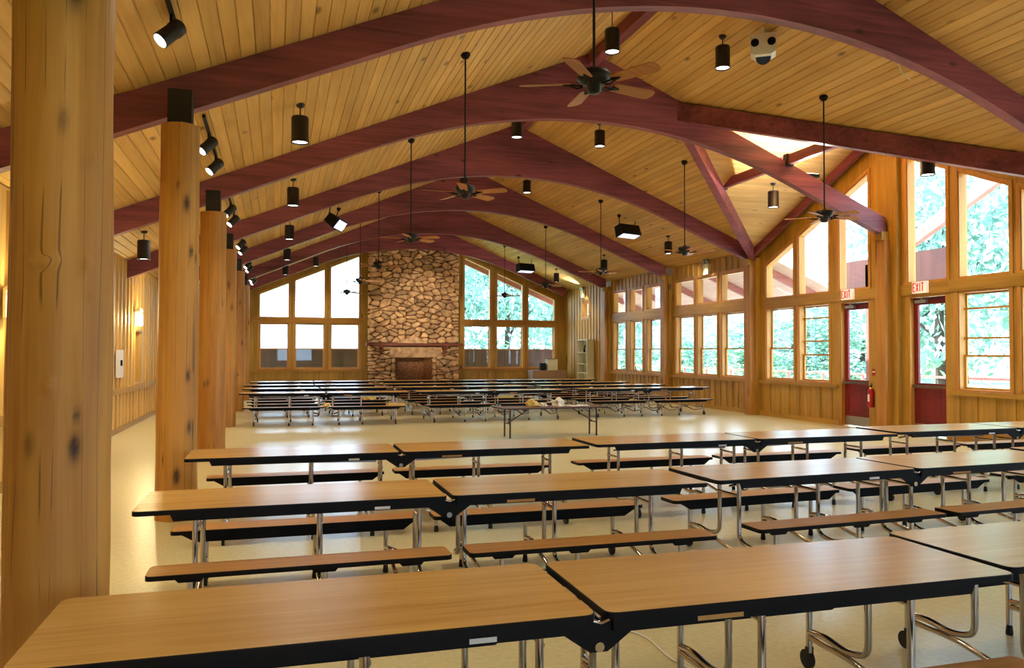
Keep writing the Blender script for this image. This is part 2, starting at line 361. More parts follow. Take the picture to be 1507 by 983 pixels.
# ------------------------------------------------------------------ windows
wn = [0]
def window(axis, wp, a, c, z0, z1a, z1b, label, sash=False, rails=(), mid=1.81, group=None):
    """frame, sash rails and pane fitted in a wall opening; wp = inner wall face"""
    wn[0] += 1
    P = (lambda t, z, d: (wp+d, t, z)) if axis == 'x' else (lambda t, z, d: (t, wp+d, z))
    ctr = P((a+c)/2, z0, .1)
    t = thing('window_%d' % wn[0], label, 'window', ctr, 0, group, 'structure')
    def loc(p): return (p[0]-ctr[0], p[1]-ctr[1], p[2]-ctr[2])
    f = lambda s: z1a + (z1b-z1a)*(s-a)/(c-a)
    def quadbar(m, p, q, r, s_, d0, d1):    # 4 (t,z) points
        m.hexa([loc(P(*k, d0)) for k in (p, q, r, s_)], [loc(P(*k, d1)) for k in (p, q, r, s_)])
    def ring(m, a, c, z0, f, w, d0, d1):
        quadbar(m, (a,z0), (a+w,z0), (a+w,f(a+w)), (a,f(a)), d0, d1)
        quadbar(m, (c-w,z0), (c,z0), (c,f(c)), (c-w,f(c-w)), d0, d1)
        quadbar(m, (a+w,z0), (c-w,z0), (c-w,z0+w), (a+w,z0+w), d0, d1)
        quadbar(m, (a+w,f(a+w)-w), (c-w,f(c-w)-w), (c-w,f(c-w)), (a+w,f(a+w)), d0, d1)
    m = MB(); ring(m, a, c, z0, f, .035, .0, .19); m.build('frame', M['casing'], t)
    g = MB(); quadbar(g, (a+.03,z0+.03), (c-.03,z0+.03), (c-.03,f(c-.03)-.03), (a+.03,f(a+.03)-.03), .150, .156); g.build('pane', M['glass'], t)
    m = MB(); w = .075                                # interior casing around the opening
    ring(m, a-w+.01, c+w-.01, z0-w+.02, lambda s: f(min(max(s, a), c))+w, w, -.022, -.001); m.build('casing', M['casing'], t)
    if sash:
        m = MB(); ring(m, a+.035, c-.035, z0+.035, lambda s: mid+.03, .04, .115, .145); m.build('sash', M['casing'], t)
        m = MB(); ring(m, a+.035, c-.035, mid-.01, lambda s: LOW1-.035, .035, .16, .185); m.build('sash', M['casing'], t)
    for z in rails:
        m = MB(); quadbar(m, (a+.035,z-.018), (c-.035,z-.018), (c-.035,z+.018), (a+.035,z+.018), .12, .148); m.build('rail', M['casing'], t)
    return t
O3 = ['nearest', 'middle', 'farthest']
bn = {0: 'bay behind the camera', 1: 'nearest right-hand bay', 4: 'right-wall bay just beyond the gable', 5: 'last windowed bay of the right wall'}
for k in bays:
    for i, (a, c) in enumerate(bays[k]):
        window('x', XR, a, c, LOW0, LOW1, LOW1, '%s of three tall sash windows in the %s' % (O3[i], bn[k]), sash=True)
        window('x', XR, a, c, 3.21, 4.04, 4.04, '%s of three small square transom windows in the %s' % (O3[i], bn[k]))
for (a, c), l, r in (((17.48, 18.7), 'leftmost sash window under the gable, two left of the farther red door', ()), ((16.12, 17.3), 'sash window directly left of the farther red door', (2.56, 1.99)),
                ((11.21, 12.37), 'sash window directly right of the nearer red door', (2.56, 1.99)), ((9.75, 11.0), 'sash window cut by the right edge of the frame', (2.56, 1.99))):
    window('x', XR, a, c, LOW0, LOW1, LOW1, l, sash=True, rails=r, mid=1.64 if r else 1.81)
ul = ['low sloped-top gable window at the far left of the gable', 'tall sloped-top gable window second from the gable left', 'tallest gable window above the farther exit door',
      'tall gable window above the nearer exit door', 'sloped-top gable window right of the nearer exit door', 'sloped-top gable window cut by the right edge of the frame']
for h, l in zip(upper, ul): window('x', XR, *h, l)
window('x', XR, *corner[0], 'single small window high beside the far right corner')
bo = ['left outer', 'left middle', 'left inner', 'right inner', 'right middle', 'right outer']
for h, g, n in zip(bl, bu, bo):
    window('y', YB, *h, 'lower far-wall sash window, %s one beside the fireplace' % n, sash=True)
    window('y', YB, *g, 'upper sloped far-wall window, %s one beside the fireplace' % n)
window('y', Y0-.2, 0, 3, .9, 3, 3, 'left window in the wall behind the camera'); window('y', Y0-.2, 8, 11, .9, 3, 3, 'right window in the wall behind the camera')

# ------------------------------------------------------------------ doors
for i, (a, c, lab) in enumerate(((12.64, 13.62, 'nearer'), (14.78, 15.74, 'farther'))):
    t = thing('door_%d' % (i+1), '%s red-stained exit door with tall glass and chrome push bar' % lab, 'door', (XR+.1, (a+c)/2, 0), 0, None, 'structure')
    h = (c-a)/2; m = MB(); w = .03
    m.box(-.1, .09, -h, -h+w, 0, 2.9); m.box(-.1, .09, h-w, h, 0, 2.9); m.box(-.1, .09, -h+w, h-w, 2.86, 2.9); m.build('frame', M['casing'], t)
    m = MB(); g0, g1 = -h+.14, h-.14
    m.box(0, .05, -h+w, g0, .03, 2.85); m.box(0, .05, g1, h-w, .03, 2.85)
    m.box(0, .05, g0, g1, .03, 1.08); m.box(0, .05, g0, g1, 2.70, 2.85)
    d = m.build('door_leaf', M['red'], t)
    m = MB(); m.box(-.012, 0, g0+.02, g1-.02, .3, .34); m.box(-.012, 0, g0+.02, g1-.02, .74, .78); m.box(-.012, 0, g0-.02, g0+.02, .3, .78); m.box(-.012, 0, g1-.02, g1+.02, .3, .78); m.build('panel_moulding', M['red'], d)
    m = MB(); m.box(-.006, 0, -h+.05, h-.05, .04, .24); tag(m.build('kick_plate', M['grey'], t), 'dull metal kick plate')
    m = MB(); m.box(.018, .028, g0, g1, 1.08, 2.70); m.build('pane', M['glass'], t)
    m = MB(); m.box(-.045, 0, -h+.05, -h+.12, .98, 1.05); m.box(-.045, 0, h-.12, h-.05, .98, 1.05); m.box(-.075, -.045, -h+.05, h-.05, .985, 1.045); tag(m.build('push_bar', M['chrome'], t), 'chrome push bar')
    m = MB(); m.box(-.07, 0, h-.42, h-.12, 2.735, 2.80); m.box(-.05, -.03, h-.3, h-.26, 2.80, 2.835); m.box(-.06, -.02, h-.5, h-.24, 2.83, 2.85); tag(m.build('door_closer', M['grey'], t), 'grey metal door closer')

# EXIT signs
L5 = {'E': ['111','100','110','100','111'], 'X': ['101','101','010','101','101'], 'I': ['111','010','010','010','111'], 'T': ['111','010','010','010','010']}
for yc, lab in ((15.39, 'farther'), (13.23, 'nearer')):
    t = thing('exit_sign', 'white exit sign with red letters over the %s red door' % lab, 'sign', (XR-.04, yc, 2.93), 0, 'exit signs')
    m = MB(); m.box(-.065, 0, -.185, .185, 0, .235); m.build('sign_box', M['exit'], t)
    m = MB()
    for q, ch in enumerate('EXIT'):
        y0 = (.158, .078, .004, -.062)[q]; cw = .058
        def bar(ya, za, yb, zb, w=.0125):
            m.tube([(-.067, y0-ya, .035+za), (-.067, y0-yb, .035+zb)], w, 4)
        H = .165
        if ch == 'E': bar(0,0,0,H); bar(0,0,cw,0); bar(0,H/2,cw*.8,H/2); bar(0,H,cw,H)
        if ch == 'X': bar(0,0,cw,H); bar(0,H,cw,0)
        if ch == 'I': bar(.027,0,.027,H)
        if ch == 'T': bar(cw/2,0,cw/2,H); bar(0,H,cw,H)
    tag(m.build('lettering', M['exitred'], t), 'red letters EXIT')

# ------------------------------------------------------------------ roof deck, planks
m = MB()
for sg in (-1, 1):
    xe = XL-.2 if sg < 0 else XR+.2
    def slab(xa, xb, ya, yb, z=.06):
        m.hexa([(xa,ya,roof(xa)+z),(xb,ya,roof(xb)+z),(xb,yb,roof(xb)+z),(xa,yb,roof(xa)+z)], [(xa,ya,roof(xa)+z+.2),(xb,ya,roof(xb)+z+.2),(xb,yb,roof(xb)+z+.2),(xa,yb,roof(xa)+z+.2)])
    if sg < 0: slab(xe, RX, Y0-.2, YB+.2)
    else:
        slab(RX, VX, Y0-.2, YB+.2); slab(VX, XR+.2, Y0-.2, GL); slab(VX, XR+.2, GR, YB+.2)
        for s2, yc in ((-1, GL), (1, GR)):           # triangles beside the gable
            a = [(VX, GY, roof(VX)+.06), (XR+.2, yc, roof(XR+.2)+.06), (VX, yc, roof(VX)+.06)]
            if s2 > 0: a = [a[0], a[2], a[1]]
            m.add(a+[(p[0],p[1],p[2]+.2) for p in a], [(0,1,2),(5,4,3),(0,3,4,1),(1,4,5,2),(2,5,3,0)])
for s2, yc in ((-1, GL), (1, GR)):                   # gable slopes
    a = [(VX-.1, GY, GZ+.05), (XR+.9, GY, GZ+.05), (XR+.9, yc, gable(yc)+.05), (XR, yc, gable(yc)+.05)]
    if s2 < 0: a = a[::-1]
    m.hexa(a, [(p[0],p[1],p[2]+.18) for p in a])
ceil_o = tag(m.build('ceiling', M['deck']), 'vaulted golden pine plank ceiling', 'ceiling', kind='structure')
def plank(xa, xb, ya0, ya1, yb0, yb1, zf):           # board running along Y between xa,xb; ends ya*(at xa), yb*(at xb)
    b = MB(); g = .008; e = .012; t = .045
    vs = []
    for x, y0, y1, dz in ((xa+.001, ya0, ya1, .012), (xa+e, ya0, ya1, 0), (xb-e, yb0, yb1, 0), (xb-.001, yb0, yb1, .012)):
        vs += [(x, y0, zf(x)+dz), (x, y1, zf(x)+dz)]
    fs = [(0,1,3,2), (2,3,5,4), (4,5,7,6)]
    n = len(vs); vs += [(x, y, zf(x)+t) for x, y, z in (vs[0], vs[1], vs[7], vs[6])]
    fs += [(8,11,10,9)[::-1], (0,8,9,1), (6,7,10,11), (0,2,4,6,11,8), (1,9,10,7,5,3)]
    b.add(vs, fs); return b.build('plank', M['deck'], ceil_o)
PW = .15; YE = YB
x = RX
while x > XL:
    xa = max(x-PW, XL); plank(xa, x, Y0, YE, Y0, YE, roof); x -= PW
x = RX
while x < XR-.01:
    xb = min(x+PW, XR)
    if xb <= VX: plank(x, xb, Y0, YE, Y0, YE, roof)
    else:
        va, vb = valley_y(x), valley_y(xb)
        plank(x, xb, Y0, GY-va, Y0, GY-vb, roof); plank(x, xb, GY+va, YE, GY+vb, YE, roof)
    x += PW
def xplank(ya, yb, s2):
    b = MB(); t = .045; e = .012
    xs = lambda y: VX + abs(y-GY)*(XR-VX)/(GR-GY)
    vs = []
    for y, dz in ((ya, .012), (ya+s2*e, 0), (yb-s2*e, 0), (yb, .012)):
        vs += [(xs(y), y, gable(y)+dz), (XR+.02, y, gable(y)+dz)]
    vs += [(p[0], p[1], gable(p[1])+t) for p in (vs[0], vs[1], vs[7], vs[6])]
    fs = [(0,1,3,2), (2,3,5,4), (4,5,7,6), (8,11,10,9)[::-1], (0,8,9,1), (6,7,10,11), (0,2,4,6,11,8), (1,9,10,7,5,3)]
    b.add(vs, fs); return b.build('plank', M['deck_x'], ceil_o)
for s2 in (-1, 1):
    k = 0
    while k*PW < GR-GY-.01:
        xplank(GY+s2*k*PW, GY+s2*min((k+1)*PW, GR-GY), s2); k += 1

# ------------------------------------------------------------------ arched beams
ordn = ['behind the left log column, mostly above the picture', 'nearest visible', 'second', 'third', 'fourth', 'fifth', 'last, against the far wall']
def soffit(x):
    d = abs(x-RX); x0 = 4.38; a = .42/(2*x0)
    return RZ-.40-SL*d if d > x0 else (RZ-.40-SL*x0 + a*x0*x0 - a*d*d)
for k, fy in enumerate(FR):
    m = MB(); hw = .085; xs = [XL+.01 + (12.52-XL-.01)*i/72 for i in range(73)]
    if RX not in xs: xs = sorted(xs+[RX])
    n = len(xs); vs = []
    for x in xs: vs += [(x, -hw, soffit(x)), (x, hw, soffit(x)), (x, hw, roof(x)-.004), (x, -hw, roof(x)-.004)]
    fs = []
    for i in range(n-1):
        o = i*4
        for j in range(4): fs.append((o+j, o+4+j, o+4+(j+1)%4, o+(j+1)%4))
    fs += [(0,1,2,3), (4*(n-1)+3, 4*(n-1)+2, 4*(n-1)+1, 4*(n-1))]
    m.add(vs, [f[::-1] for f in fs])
    o = m.build('arched_beam', M['beam'], None, (0, fy, 0))
    tag(o, 'red-brown laminated arch spanning the hall, %s' % (ordn[k] if k in (0, 6) else ordn[k]+' from the camera'), 'beam', 'laminated roof arches')
# ridge beam
m = MB(); m.box(RX-.09, RX+.09, Y0, YB, RZ-.26, RZ-.045); tag(m.build('ridge_beam', M['beam_y']), 'red-brown ridge beam under the roof peak', 'beam')
# valley beams and gable timbers
def bar3(p, q, w, h, name, mt, label=None, cat='beam', group=None, parent=None):
    p, q = Vector(p), Vector(q); d = (q-p).normalized(); s = d.cross(Vector((0,0,1))).normalized()*w/2; u = Vector((0,0,-h))
    m = MB(); m.hexa([p-s, p+s, p+s+u, p-s+u], [q-s, q+s, q+s+u, q-s+u]); o = m.build(name, M[mt], parent)
    return tag(o, label, cat if label else None, group)
for yc, l in ((GL, 'near'), (GR, 'far')):
    bar3((VX-.1, GY, GZ+.02), (XR-.05, yc, EAVE+.02), .17, .36, 'valley_beam', 'beam', 'red-brown valley beam running down to the %s corner of the gable' % l, group='valley beams')
for s2, l in ((-1, 'near'), (1, 'far')):
    y1 = GY+s2*2.42
    t = bar3((10.1, GY+s2*.09, 5.78), (10.1, y1, 5.78), .11, .2, 'purlin', 'beam_y', 'short red-brown tie between the arch and the %s valley beam' % l, group='gable ties')
    m = MB()
    yb = GY+s2*.09 if s2 < 0 else y1
    m.box(10.02, 10.18, yb-.05, yb+.09 if s2 < 0 else yb+.05, 5.55, 5.8); m.build('bracket', M['bracket'], t)
    bar3((12.5, GY+s2*.2, gable(GY+.2)-.01), (12.5, GY+s2*4.95, gable(GY+4.95)-.01), .1, .2, 'rake_rafter', 'beam_y', 'dark red rafter along the %s half of the gable wall' % l, group='gable rake rafters')
    y2 = GY+s2*4.95
# wall posts
for k, fy in enumerate(FR[:-1]):
    t = thing('wall_post', 'pine wall post carrying the arch, %s' % ['in the nearest bay', 'just outside the right edge of the photograph', 'between the two red doors', 'left of the gable windows', 'between the two groups of six windows', 'by the far right corner bay'][k], 'post', (XR-.12, fy, 0), 0, 'right wall posts')
    m = MB(); top = gable(fy)-.05 if k in (2,) else roof(XR-.12)-.1
    w = .33 if k == 2 else .24
    m.box(.0, .12, -w, w, 0, (5.9 if k == 2 else 4.3)); m.build('backing_board', M['pine'], t)
    m = MB(); m.box(-.14, 0, -.14, .14, 0, 4.12); m.build('post', M['log'], t)
    m = MB(); m.box(-.2, 0, -.12, .12, 4.12, 4.3); m.build('corbel', M['pine'], t)

# ------------------------------------------------------------------ log columns
COLX = {4.04: -.945, 8.8: -.975, 14.14: -1.04, 19.2: -1.095, 24.26: -1.11, 29.32: -1.13}
def log_column(y, h, r0, r1, label, bumps, seed, zseg=90, aseg=56):
    rnd = random.Random(seed)
    t = thing('log_column', label, 'column', (COLX[y], y, 0), 0, 'peeled log columns')
    vs, kn = [], []
    for i in range(zseg+1):
        z = h*i/zseg
        for k in range(aseg):
            a = 2*PI*k/aseg; p = Vector((math.cos(a), math.sin(a), z*.55+seed*9))
            r = r0+(r1-r0)*z/h + .016*noise.noise(p*1.1) + .006*noise.noise(Vector((math.cos(a)*3, math.sin(a)*3, z*2+seed)))
            kk = 0
            for (ba, bz, rad, amp, dk) in bumps:
                da = (a-ba+PI) % (2*PI)-PI; q = (da*r0)**2/rad**2 + (z-bz)**2/((rad*(2.6 if dk else 1.0))**2)
                if q < 6: e = math.exp(-q); r += amp*e; kk = max(kk, dk*min(1, e*1.4))
            vs.append((r*math.cos(a), r*math.sin(a), z)); kn.append(kk)
    fs = [(i*aseg+k, i*aseg+(k+1)%aseg, (i+1)*aseg+(k+1)%aseg, (i+1)*aseg+k) for i in range(zseg) for k in range(aseg)]
    m = MB(); m.add(vs, fs, 0, True); m.add(vs[-aseg:], [tuple(range(aseg))]); kn += [0]*aseg
    o = m.build('log', M['log'], t); at = o.data.attributes.new('knot', 'FLOAT', 'POINT'); at.data.foreach_set('value', kn)
    m = MB(); m.box(-.115, .115, -.11, .11, h-.01, h+.36); tag(m.build('steel_bracket', M['bracket'], t), 'black steel bracket on top of the log')
fa = math.atan2(-4.04, .93)   # direction facing the camera
def toward(y): return math.atan2(-y, .93)
t1 = toward(4.04)
B1 = [(t1-.5, 2.08, .022, .02, 0), (t1-.28, 2.08, .02, .02, 0), (t1-.12, 2.09, .03, .018, 0), (t1+.45, 2.09, .03, .02, 0), (t1+.5, 2.55, .03, .016, 0), (t1-.18, 1.55, .025, .018, 0),
      (t1+.30, 1.28, .022, -.01, 1), (t1+.33, 1.42, .012, -.004, .8), (t1+.42, .52, .03, .018, 0), (t1+.4, .3, .03, .018, 0), (t1-.55, 1.3, .02, .0, .6), (t1+.2, 3.3, .04, .0, .8), (t1+.0, 2.7, .02, 0, .5), (t1+.6, 1.95, .02, .012, 0)]
log_column(4.04, 4.02, .215, .205, 'huge peeled log column filling the left edge of the picture', B1, 1, 150, 90)
for i, (fy, l) in enumerate(((8.8, 'second peeled log column from the camera, beside the table ends'), (14.14, 'third peeled log column from the camera'), (19.2, 'fourth log column, at the end of the far tables'),
                             (24.26, 'fifth log column, mostly hidden behind the fourth'), (29.32, 'last log column near the far windows'))):
    rnd = random.Random(i+40); tt = toward(fy)
    bm_ = [(tt+rnd.uniform(-1.1, 1.1), rnd.uniform(.4, 3.8), rnd.uniform(.015, .03), rnd.choice([.012, -.006]), rnd.choice([0, .9, .7])) for _ in range(9)]
    if i == 0: bm_ += [(tt+.35, 3.2, .03, 0, 1), (tt-.0, .45, .03, 0, 1), (tt+.05, .2, .02, 0, .9)]
    log_column(fy, 4.02, (.203, .225, .20, .20, .2)[i], (.188, .205, .19, .19, .19)[i], l, bm_, i+2)

# ------------------------------------------------------------------ pendant cans
def make_can(drop):
    t = thing('pendant_light', '', 'lamp')
    m = MB(); m.lathe([(.062,0),(.062,-.02),(.04,-.05)], (0,0,0), 16); m.build('canopy', M['can'], t)
    m = MB(); m.cyl((0,0,-.04), (0,0,-drop), .009, 8); m.build('stem', M['can'], t)
    m = MB(); m.lathe([(.055,0),(.11,-.012),(.118,-.035),(.118,-.36),(.126,-.365),(.126,-.375),(.108,-.375),(.108,-.34)], (0,0,-drop), 24); m.build('can', M['can'], t)
    m = MB(); m.lathe([(.107,-.352),(.107,-.358)], (0,0,-drop), 24); m.build('lens', M['lens'], t)
    spot('lamp', (0,0,-drop-.38), (0,0,-9), CAN_W, 140, t, blend=.5, radius=.1)
    return t
def copy_at(proto, loc, label, group, rz=0, first=False):
    o = proto if first else copy_tree(proto)
    o.location = loc; o.rotation_euler = (0,0,rz); tag(o, label, None, group); return o
can = make_can(.17); index_kids()
bay = ['in the bay behind the camera', 'in the first bay', 'in the second bay', 'in the third bay', 'in the fourth bay', 'in the fifth bay', 'in the last bay by the far wall']
yb = [1.4, 6.4, 11.4, 16.4, 21.35, 26.2, 31.25]
first = True
for x, row in ((.28, 'left row'), (11.15, 'right row')):
    for i, y in enumerate(yb):
        xx = 10.9 if (x > 10 and i == 2) else x
        z = roof(xx) if not (x > 10 and i in (2, 3)) else roof(xx)-.0
        if x > 10 and i == 3: xx, y = 10.51, 15.19; z = 5.46
        if x > 10 and i == 2: y = 11.24; z = 5.36
        copy_at(can, (xx, y, z), 'black cylinder pendant, %s, %s' % (row, bay[i]), 'black cylinder pendants', first=first); first = False
for y, l in ((6.4, 'first'), (11.49, 'second'), (16.7, 'third'), (22.2, 'fourth')):
    copy_at(can, (7.0, y, roof(7.0)), 'black cylinder pendant just right of the roof ridge, %s bay' % l, 'black cylinder pendants')
can2 = make_can(.34); index_kids()
for i, (y, l) in enumerate(((6.4, 'first'), (11.49, 'second'), (16.7, 'third'), (21.9, 'fourth'))):
    copy_at(can2, (5.03, y, roof(5.03)), 'black cylinder pendant just left of the roof ridge, %s bay' % l, 'black cylinder pendants', first=(i == 0))
for y, l in ((16.54, 'third'), (26.6, 'fifth'), (6.4, 'first')):
    copy_at(can, (-2.46, y, roof(-2.46)), 'black cylinder pendant lamp over the left aisle in the %s bay' % l, 'black cylinder pendants')
copy_at(can, (1.45, 32.5, roof(1.45)), 'black cylinder pendant lamp in front of the far left windows', 'black cylinder pendants')

# ------------------------------------------------------------------ ceiling fans
def make_fan(drop):
    t = thing('ceiling_fan', '', 'fan')
    m = MB(); m.lathe([(.07,0),(.075,-.03),(.05,-.075),(.02,-.09)], (0,0,0), 16); m.build('canopy', M['black'], t)
    m = MB(); m.cyl((0,0,-.06), (0,0,-drop+.08), .013, 8); m.build('rod', M['blackm'], t)
    m = MB(); m.lathe([(.02,.12),(.035,.1),(.06,.085),(.14,.075),(.15,.05),(.15,.01),(.11,-.03),(.07,-.045),(.065,-.09),(.045,-.115),(.01,-.12)], (0,0,-drop), 24); m.build('motor_housing', M['blackm'], t)
    for k in range(5):
        a = 2*PI*k/5; ca, sa = math.cos(a), math.sin(a)
        def P(r, s, z): return (r*ca - s*sa, r*sa + s*ca, -drop+z)
        tw = -.24
        pts = [(.20,-.05),(.22,-.058),(.60,-.072),(.645,-.055),(.66,0),(.645,.055),(.60,.072),(.22,.058),(.20,.05)]
        m = MB(); m.prism(pts, lambda r, s, d: P(r, s, -.03 + s*tw + d), 0, .008); bl_ = m.build('blade', M['blade'], t)
        m = MB(); m.tube([P(.10,.02,-.05), P(.15,.035,-.055), P(.20,.02,-.04), P(.27,.0,-.035)], .008, 6); m.tube([P(.10,-.02,-.05), P(.15,-.035,-.055), P(.20,-.02,-.04), P(.27,.0,-.035)], .008, 6)
        m.prism([(.19,-.03),(.28,0),(.19,.03)], lambda r, s, d: P(r, s, -.036+s*tw+d), 0, .004); m.build('blade_iron', M['black'], bl_)
    return t
fanL = make_fan(2.06); index_kids()
right_w = math.atan2(-math.sin(YAW), math.cos(YAW))      # world angle of image right
fan_ang = [right_w + math.radians(30), 1.9, .6, 2.4, 1.1, .2]
for i, y in enumerate([6.45, 11.46, 16.45, 21.9, 27.0, 32.3]):
    copy_at(fanL, (2.65, y, roof(2.65)), 'five-bladed wooden ceiling fan, left row, %s' % bay[i+1], 'ceiling fans', fan_ang[i], first=(i == 0))
for i, y in enumerate([6.4, 11.48, 16.34, 21.27, 26.2, 31.4]):
    copy_at(fanL, (8.95, y, roof(8.95)), 'five-bladed wooden ceiling fan, right row, %s' % bay[i+1], 'ceiling fans', .3+i*.9)

# ------------------------------------------------------------------ track lights beside the log columns
def make_track():
    t = thing('track_light', '', 'lamp')
    m = MB(); m.box(-.018, .018, -1.1, 1.1, -.04, 0); m.build('track', M['black'], t)
    for y in (-.35, .9):
        d = Vector((-.62, -.32, -.72)).normalized()
        m = MB(); m.cyl((0,y,-.03), (.0,y,-.15), .014, 8); m.build('swivel', M['black'], t)
        c = Vector((.0, y, -.2)); h = MB()
        h.tube([c-d*.13, c-d*.11, c-d*.03, c-d*.02, c+d*.13], [.045, .07, .075, .068, .072], 16); hd = h.build('head', M['can'], t)
        h = MB(); h.tube([c+d*.131, c+d*.134], .062, 16); h.build('lens', M['lens'], hd)
        spot('lamp', c+d*.15, c+d*2, HEAD_W, 80, t)
    return t
tr = make_track(); index_kids()
for i, y in enumerate([6.45, 11.6, 16.7, 21.75, 26.8, 31.9]):
    copy_at(tr, (-.9, y, roof(-.9)-.012), 'black track with two spotlight heads, %s' % bay[i+1], 'track lights', first=(i == 0))

# ------------------------------------------------------------------ flood boxes
def flood(loc, rz, tilt, label, watts, target, ceil_slope):
    t = thing('flood_light', label, 'lamp', loc, rz, 'black box floodlights')
    R = Matrix.Rotation(tilt, 4, 'X')
    def T(v): return tuple(R @ Vector(v))
    m = MB()
    m.hexa([T(p) for p in ((-.38,-.16,-.2),(.38,-.16,-.2),(.38,.16,-.2),(-.38,.16,-.2))], [T(p) for p in ((-.38,-.13,.12),(.38,-.13,.12),(.38,.13,.12),(-.38,.13,.12))]); m.build('housing', M['black'], t)
    m = MB(); m.hexa([T(p) for p in ((-.34,-.13,-.206),(.34,-.13,-.206),(.34,.13,-.206),(-.34,.13,-.206))], [T(p) for p in ((-.34,-.13,-.2),(.34,-.13,-.2),(.34,.13,-.2),(-.34,.13,-.2))]); m.build('lens', M['lensdim'], t)
    for s in (-.3, .3):
        m = MB(); zt = .42
        m.tube([T((s,0,.1)), (s*1.15,0,zt-.05)], .014, 6); m.lathe([(.05,.0),(.06,-.03),(.03,-.09)], (s*1.15,0,zt), 10); m.build('hanger', M['black'], t)
    if watts: spot('lamp', T((0,0,-.22)), Vector(target)-Vector(loc), watts, 50, t).parent = t
    return t
flood((9.85, 21.4, 5.3), .35, -.3, 'black box floodlight hung under the right ceiling, fourth bay', 0, (5.6, 34, 3.4), 0)
flood((9.9, 31.6, 5.25), .3, -.2, 'smaller looking black box floodlight before the far right windows', 0, (5.6, 34, 3.4), 0)
flood((1.45, 21.7, 5.2), 1.2, -.9, 'black box floodlight hung under the left ceiling with tilted lens', FLOOD_W*42, (5.6, 34.1, 3.3), 0)
for o in [o for o in C.objects if o.type == 'LIGHT' and o.parent and o.parent.name.startswith('flood_light')]:
    o.rotation_euler = (Matrix.Rotation(-1.2, 3, 'Z') @ (Vector((5.6, 34.1, 3.3))-Vector((1.45, 21.7, 5.2)))).to_track_quat('-Z', 'Y').to_euler(); o.data.spot_size = math.radians(20)

t = thing('added_uplight', 'added low black lamp on the second arch, brightening the gable ceiling', 'lamp', (10.7, GY, roof(10.7)), 0)  # added lamp with no known source, whitens the gable ceiling
m = MB(); m.box(-.16,.16,-.07,.07,.0,.07); m.build('housing', M['black'], t); m = MB(); m.box(-.14,.14,-.055,.055,.07,.078); m.build('lens', M['lens'], t)
for dy in (-.5, .5): spot('lamp', (0, 0, .09), (-.3, dy, 1.0), 1000, 155, t, color=(1,.95,.88), blend=1)
# ------------------------------------------------------------------ speakers, emergency lamps
def speaker(loc, label, w=.2):
    fa_ = math.atan2(-loc[0], loc[1])
    t = thing('ceiling_speaker', label, 'speaker', loc, fa_, 'white ceiling speakers')
    m = MB(); m.prism([(-w,.16),(w,.16),(w*.93,-.13),(w*.6,-.17),(-w*.6,-.17),(-w*.93,-.13)], lambda a, z, d: (a, d*(1 if abs(z) > .15 else 1), z), -.14, .14); m.build('cabinet', M['white'], t)
    for sx in (-1, 1):
        m = MB(); m.cyl((sx*w*.62, -.142, .02), (sx*w*.62, -.155, .02), .062, 20); m.build('driver', M['black'], t)
    m = MB(); m.cyl((0, -.01, -.17), (0, -.03, -.178), .115, 24); tag(m.build('woofer', plain('blue_black_cone', (26, 40, 84), .5), t), 'dark blue downward speaker cone')
    m = MB(); m.cyl((0, .03, .15), (0, .03, .34), .03, 10); m.build('mount', M['white'], t)
speaker((7.27, 10.75, 6.5), 'white speaker with two black drivers, under the nearest arch')
speaker((7.12, 24.4, 6.56), 'white speaker beside the fan blade under the fourth arch')
def emlamp(loc, label):
    t = thing('emergency_light', label, 'lamp', loc)
    m = MB(); m.box(-.1, 0, -.16, .16, -.2, .12); m.build('battery_box', M['cream'], t)
    for s in (-.09, .09):
        m = MB(); m.tube([(-.05,s,.12),(-.05,s,.18)], .015, 8); m.tube([(-.01,s,.24),(-.06,s,.22),(-.12,s,.19)], [.05,.062,.068], 12); m.build('lamp_head', M['grey'], t)
emlamp((XR, 21.7, 4.3), 'cream emergency light above the right transom windows'); emlamp((XR-.026, 32.0, 4.25), 'cream emergency light above the small corner window')
spot('wash_light', (XR-.28, 31.8, 4.35), (XR+.1, 31.75, 1.2), 55, 95, bpy.data.objects['emergency_light.001']).location = (-.26, -.2, .12)
spot('lamp', (-.2, 0, .22), (-3.4, -.2, 1.75), 420, 100, bpy.data.objects['emergency_light.001'], color=(1,.95,.88), blend=1)  # spot added to the fixture to brighten the corner ceiling
spot('wash_light', (-.3, 0, .1), (-.02, -.4, -2.2), 40, 100, bpy.data.objects['emergency_light'])
spot('wash_light', (-.3, 0, .1), (-.02, 4.6, -1.6), 40, 70, bpy.data.objects['emergency_light'])

# ------------------------------------------------------------------ wall sconces, phone panel
for y, z, l in ((10.9, 2.1, 'nearer glowing wall sconce, at the left edge of the picture'), (19.9, 2.28, 'farther glowing wall sconce above the wall recess')):
    t = thing('wall_sconce', l, 'lamp', (XL+.032, y, z), 0, 'left wall sconces')
    m = MB(); m.box(0, .03, -.07, .07, 0, .36); m.build('back_plate', M['grey'], t)
    m = MB(); m.lathe([(.06,0),(.075,.02),(.075,.26),(.06,.28)], (.11,0,.0), 16); m.build('glass_shade', M['sconce'], t)
    for s in (-.09, .09):
        m = MB(); m.tube([(.03,s,.33),(.09,s,.36),(.16,s*1.2,.37)], [.03,.05,.055], 10); m.build('lamp_head', M['white'], t)
    l_ = bpy.data.lights.new('sconce_lamp', 'POINT'); l_.energy = SCONCE_W; l_.color = (1,.84,.42); l_.shadow_soft_size = .08
    o = bpy.data.objects.new('lamp', l_); C.objects.link(o); o.location = (.3, 0, .15); o.parent = t
t = thing('wall_panel', 'white panel on the left aisle wall before the recess', 'panel', (XL+.032, 18.1, 1.16))
